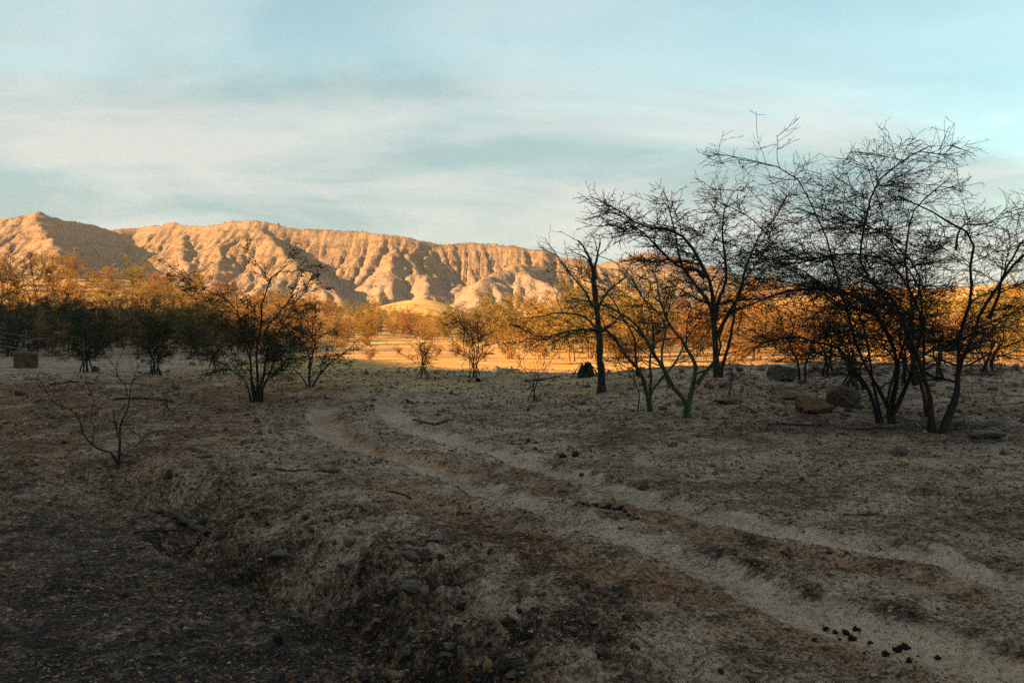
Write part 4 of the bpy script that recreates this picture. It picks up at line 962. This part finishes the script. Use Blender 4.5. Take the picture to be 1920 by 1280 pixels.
# loose stones: shared shapes, each its own thing
SHAPES = {k: [rock_mesh('stone', 450+10*j+i, (1, rng_, 0.62), M[k], 3, planes=9, sink=0.34, rough=0.07) for i, rng_ in enumerate((0.7, 0.85, 0.6))] for j, k in enumerate(('rock', 'rock_orange', 'rock_grey'))}
def loose(n, box, size, label, group, seed, w=(0.45, 0.25, 0.30), named=True):
    rng = np.random.default_rng(seed); keys = ('rock', 'rock_orange', 'rock_grey'); words = {'rock': 'tan', 'rock_orange': 'rust-coloured', 'rock_grey': 'grey'}
    for i in range(n):
        px = rng.uniform(box[0], box[2]); py = rng.uniform(box[1], box[3]); c = at(px, py); k = keys[rng.choice(3, p=w)]
        o = link('stone', SHAPES[k][rng.integers(0, 3)], None, c); s = float(c[1])/FPX*rng.uniform(*size)*(1 if rng.random() > 0.2 else 1.5)
        o.scale = (s, s, s*rng.uniform(0.7, 1.1)); o.rotation_euler = (rng.normal()*0.15, rng.normal()*0.15, rng.uniform(0, 6.28))
        tag(o, words[k]+' '+label, 'stone', words[k]+' '+group)
loose(85, (1060, 694, 1919, 790), (6, 14), 'loose stone strewn over the stony terrace around the boulders', 'stones on the terrace', 501)
loose(40, (1300, 690, 1919, 705), (7, 15), 'loose stone on the crest of the stony terrace', 'stones on the terrace crest', 502)
loose(34, (480, 1000, 900, 1275), (7, 17), 'loose stone in the gully and its bank', 'stones in the gully', 503)
loose(40, (250, 640, 460, 705), (5, 11), 'loose stone on the pale stony strip under the olive trees', 'stones on the stony strip', 504)
loose(40, (0, 720, 560, 960), (6, 13), 'loose stone on the open brown ground before the olive trees', 'stones on the brown ground', 505)
loose(36, (900, 740, 1919, 1000), (6, 12), 'loose stone on the dusty slope between terrace and track', 'stones on the slope', 506)

# clods of crumbled soil along the gully bank
M['soil'] = rock_material('soil', [(0.020, 0.015, 0.012), (0.075, 0.05, 0.034), (0.16, 0.11, 0.075)], 5, 0.9)
CLOD = [rock_mesh('soil_clod', 570+i, (1, 0.8, 0.7), M['soil'], 3, planes=14, rough=0.16, sink=0.36) for i in range(4)]
def clods(n, seed):
    rng = np.random.default_rng(seed); P = [q for q in GULLY if 4.2 < q[1] < 10.5]
    for i in range(n):
        q = P[rng.integers(0, len(P))]; x = q[0]+rng.normal()*0.22+rng.uniform(0, 0.9); y = q[1]+rng.normal()*0.25; k = 0.03+0.075*rng.random()**2
        o = link('soil_clod', CLOD[rng.integers(0, 4)], None, (x, y, gz(x, y))); o.scale = (k, k, k*rng.uniform(0.7, 1.2)); o.rotation_euler = (rng.normal()*0.2, rng.normal()*0.2, rng.uniform(0, 6.28))
        tag(o, 'dark crumbly soil clod lying along the gully bank', 'clod', 'soil clods along the gully')
clods(110, 561)

# dung lumps
DUNG = [rock_mesh('dung_lump', 520+i, (1, 0.85, 0.8), M['dung'], 2, planes=16, rough=0.16, sink=0.22) for i in range(3)]
def dung(spots, label, group, seed):
    rng = np.random.default_rng(seed)
    for px, py, s in spots:
        c = at(px+rng.normal()*2, py+rng.normal()*1.5); k = s*rng.uniform(0.6, 1.15)*float(c[1])/FPX; o = link('dung_lump', DUNG[rng.integers(0, 3)], None, c)
        o.scale = (k, k, k*rng.uniform(0.8, 1.1)); o.rotation_euler = (0, 0, rng.uniform(0, 6.28)); tag(o, label, 'dung', group)
dung([(1552,1180,16),(1565,1186,18),(1584,1190,24),(1602,1182,14),(1598,1200,22),(1576,1198,12),(1530,1199,14),(1630,1206,20),(1662,1231,16),(1685,1222,18),(1702,1215,20),(1704,1240,20),(1757,1235,17),(1722,1232,10),(1620,1222,9)], 'black round dung lump in the trail along the lower wheel strip', 'dung along the lower wheel strip', 531)
dung([(1093,944,12),(1103,949,9),(1118,948,13),(1128,951,15),(1139,953,14),(1150,956,16),(1163,958,15),(1172,961,13),(1182,969,9),(1196,973,10),(1080,948,7)], 'black dung lump in the row between the two ruts', 'dung between the ruts', 532)
dung([(1054,857,24),(1077,857,16)], 'big black dung lump of the pair beside the pale rut', 'pair of dung lumps', 533)
dung([(985,829,16),(975,827,10),(1004,831,7)], 'black dung lump beside the pale rut near the bend', 'dung near the bend', 534)
dung([(755,757,9),(765,755,12),(775,755,8),(785,755,8)], 'black dung lump on the pale patch at the bend', 'dung on the bend', 535)
dung([(375,768,5),(388,770,6),(398,771,6),(410,768,5),(421,764,6),(440,764,6),(455,766,5),(462,770,6),(385,752,5),(370,754,5)], 'small black dung pellet before the spreading tree', 'pellets before the spreading tree', 536)

# charred hollow stump
def stump():
    c = at(1098, 708); root = link('charred_stump', None, None, c); tag(root, 'black charred hollow stump propped with sticks beside the thick dark trunk', 'stump')
    rng = np.random.default_rng(541); n, k = 22, 8; V = []
    for inner in (0, 1):
        for i in range(k):
            z = i/(k-1); 
            for j in range(n):
                a = 2*math.pi*j/n; op = max(0, math.cos(a+math.pi/2))**3
                r = (0.26-0.13*z**0.8)*(1+0.12*math.sin(3*a+1)+0.06*math.sin(7*a+2*z))-inner*0.035
                zz = z*(0.40+0.05*math.sin(2*a)+0.03*math.sin(5*a+1))*(1-0.55*op)
                V.append((r*math.cos(a), r*math.sin(a), zz-0.03))
    F = []
    for inner in (0, 1):
        o = inner*n*k
        for i in range(k-1):
            for j in range(n):
                f = [o+i*n+j, o+i*n+(j+1) % n, o+(i+1)*n+(j+1) % n, o+(i+1)*n+j]; F.append(f if not inner else f[::-1])
    for j in range(n): F.append([(k-1)*n+j, (k-1)*n+(j+1) % n, n*k+(k-1)*n+(j+1) % n, n*k+(k-1)*n+j])
    link('shell', mesh_np('shell', V, np.array(F), [M['dung']]), root)
    for a0, a1, r0, m in [((-0.32, -0.2, 0), (-0.08, -0.05, 0.40), 0.018, 'deadwood'), ((-0.38, -0.15, 0), (-0.12, 0.0, 0.42), 0.016, 'bark_dark'), ((0.36, -0.12, 0), (0.05, 0.02, 0.44), 0.02, 'bark_brown'), ((0.45, 0.1, 0.0), (-0.1, 0.05, 0.48), 0.014, 'bark_dark')]:
        mid = tuple((p+q)/2+0.015 for p, q in zip(a0, a1)); link('stick', stick_mesh('stick', [a0, mid, a1], r0, r0*0.7, M[m], rng, 1.0, 5, (0.1, 0.3)), root)
stump()

# ------------------------------------------------------------------ gravel, litter, far scrub: nobody could count these
OCT_V = np.array([(1,0,0),(-1,0,0),(0,1,0),(0,-1,0),(0,0,1),(0,0,-1)], float)
OCT_F = np.array([(0,2,4),(2,1,4),(1,3,4),(3,0,4),(2,0,5),(1,2,5),(3,1,5),(0,3,5)])
def octs(C, S, rng):
    n = len(C); V = OCT_V[None]*(1+0.35*rng.normal(size=(n, 6, 1)))
    V = V*S[:, None, :]; a = rng.uniform(0, 6.28, n); ca, sa = np.cos(a)[:, None], np.sin(a)[:, None]
    x = V[:, :, 0]*ca-V[:, :, 1]*sa; y = V[:, :, 0]*sa+V[:, :, 1]*ca
    V = np.stack([x, y, V[:, :, 2]], -1)+C[:, None, :]
    return V.reshape(-1, 3), (OCT_F[None]+(np.arange(n)*6)[:, None, None]).reshape(-1, 3)
def spread(n, rng, r0, r1, half=0.62, power=0.0):
    a = rng.uniform(-half, half, n); r = np.exp(rng.uniform(math.log(r0), math.log(r1), n)); x = r*np.sin(a); y = r*np.cos(a)
    return x, y, r
def gravel():
    rng = np.random.default_rng(601); x, y, r = spread(60000, rng, 3.4, 34)
    cl = fbm(x, y, 0.8, 3, 611); d1, _, _ = polydist(x, y, RUT_A); d2, _, _ = polydist(x, y, RUT_B)
    k = (cl+rng.normal(size=len(x))*0.35 > -0.05) & (np.minimum(d1, d2) > 0.20+0.1*rng.random(len(x))); x, y, r = x[k], y[k], r[k]
    s = 0.0030+0.013*rng.random(len(x))**3*np.clip(r/7, 0.7, 2.4)+0.0009*r; s = s*(1+0.8*(rng.random(len(x)) < 0.05))
    S = np.column_stack([s, s*rng.uniform(0.6, 1, len(x)), s*rng.uniform(0.35, 0.8, len(x))])
    x2, y2, r2 = spread(26000, rng, 3.5, 11); n2 = len(x2); s2 = 0.0025+0.006*rng.random(n2)**2
    x = np.concatenate([x, x2]); y = np.concatenate([y, y2]); s = np.concatenate([s, s2]); S = np.vstack([S, np.column_stack([s2, s2*rng.uniform(0.6, 1, n2), s2*rng.uniform(0.5, 0.9, n2)])])
    V, F = octs(np.column_stack([x, y, terrain(x, y)+s*0.15]), S, rng)
    m = island_material('gravel', [(0.14, 0.09, 0.058), (0.20, 0.13, 0.085), (0.07, 0.05, 0.036), (0.25, 0.17, 0.115), (0.10, 0.07, 0.05), (0.19, 0.08, 0.03), (0.045, 0.033, 0.025), (0.08, 0.058, 0.042), (0.16, 0.11, 0.075), (0.12, 0.08, 0.05), (0.05, 0.036, 0.026), (0.09, 0.06, 0.04), (0.20, 0.10, 0.045), (0.27, 0.19, 0.13)])
    tag(link('gravel', mesh_np('gravel', V, F, [m], smooth=False)), 'small loose gravel strewn over the dusty ground', 'gravel', None, 'stuff')
gravel()
def litter():
    rng = np.random.default_rng(602); x, y, r = spread(110000, rng, 3.4, 30)
    cl = fbm(x, y, 1.2, 3, 612); d1, _, _ = polydist(x, y, RUT_A); d2, _, _ = polydist(x, y, RUT_B)
    k = (cl+rng.normal(size=len(x))*0.3 > 0.0) & (np.minimum(d1, d2) > 0.22+0.1*rng.random(len(x))); x, y, r = x[k], y[k], r[k]; n = len(x)
    L = (0.008+0.035*rng.random(n)**2)*np.clip(r/7, 0.8, 2.5); W = L*rng.uniform(0.10, 0.45, n); a = rng.uniform(0, 6.28, n)
    d = np.column_stack([np.cos(a), np.sin(a), rng.normal(size=n)*0.25]); q = np.column_stack([-np.sin(a), np.cos(a), rng.normal(size=n)*0.4])
    tw = rng.random(n) < 0.12; L = np.where(tw, L*2.8, L); W = np.where(tw, 0.0035+0.0003*r, W)
    c = np.column_stack([x, y, terrain(x, y)+0.004+0.06*L])
    V = np.stack([c-d*L[:, None]/2, c-q*W[:, None]/2, c+d*L[:, None]/2, c+q*W[:, None]/2], 1).reshape(-1, 3)
    m = island_material('litter', [(0.03, 0.022, 0.016), (0.05, 0.036, 0.024), (0.10, 0.06, 0.03), (0.025, 0.02, 0.016), (0.16, 0.08, 0.035), (0.04, 0.03, 0.022), (0.06, 0.04, 0.026), (0.20, 0.14, 0.09)])
    tag(link('leaf_litter', mesh_np('leaf_litter', V, np.arange(4*n).reshape(-1, 4), [m], smooth=False)), 'dry leaf and twig litter over the ground', 'litter', None, 'stuff')
litter()
def far_scrub():
    rng = np.random.default_rng(603); ny, nx = MZ.shape
    gy, gx = np.gradient(MZ, 1.6); sl_ = np.hypot(gx, gy)
    pr = np.exp(-(sl_/0.55)**2)*(MZ > 3)*sstep(-0.25, 0.4, fbm(MX, MY, 45, 3, 613))+0.004*(MZ > 3); pr = (pr/pr.sum()).ravel()
    i = rng.choice(nx*ny, 2200, replace=False, p=pr); n = len(i)
    C = np.column_stack([MX.ravel()[i]+rng.uniform(-1, 1, n), MY.ravel()[i]+rng.uniform(-1, 1, n), MZ.ravel()[i]+0.2]); s = rng.uniform(0.3, 0.95, n)
    V, F = octs(C, np.column_stack([s, s, s*rng.uniform(0.6, 1.0, n)]), rng)
    m = island_material('scrub', [(0.07, 0.055, 0.03), (0.10, 0.07, 0.035), (0.05, 0.045, 0.025), (0.12, 0.08, 0.045)])
    tag(link('far_scrub', mesh_np('far_scrub', V, F, [m], smooth=False)), 'sparse low scrub dotting the mountain ridge', 'scrub', None, 'stuff')
far_scrub()

# ------------------------------------------------------------------ the air
def haze():
    x0, x1, y0, y1, z0, z1 = -900, 1100, -300, 1520, -12, 112
    V = [(x, y, z) for z in (z0, z1) for y in (y0, y1) for x in (x0, x1)]
    F = np.array([(0, 2, 3, 1), (4, 5, 7, 6), (0, 1, 5, 4), (2, 6, 7, 3), (0, 4, 6, 2), (1, 3, 7, 5)])
    m = bpy.data.materials.new('haze'); m.use_nodes = True; t = m.node_tree; t.nodes.clear()
    o = t.nodes.new('ShaderNodeOutputMaterial'); v = t.nodes.new('ShaderNodeVolumePrincipled')
    v.inputs['Color'].default_value = (0.86, 0.90, 0.95, 1); v.inputs['Density'].default_value = 0.00009; v.inputs['Anisotropy'].default_value = 0.2
    t.links.new(v.outputs[0], o.inputs['Volume'])
    tag(link('haze', mesh_np('haze', V, F, [m], smooth=False)), 'thin dusty air over the whole valley', 'haze', None, 'stuff')
haze()
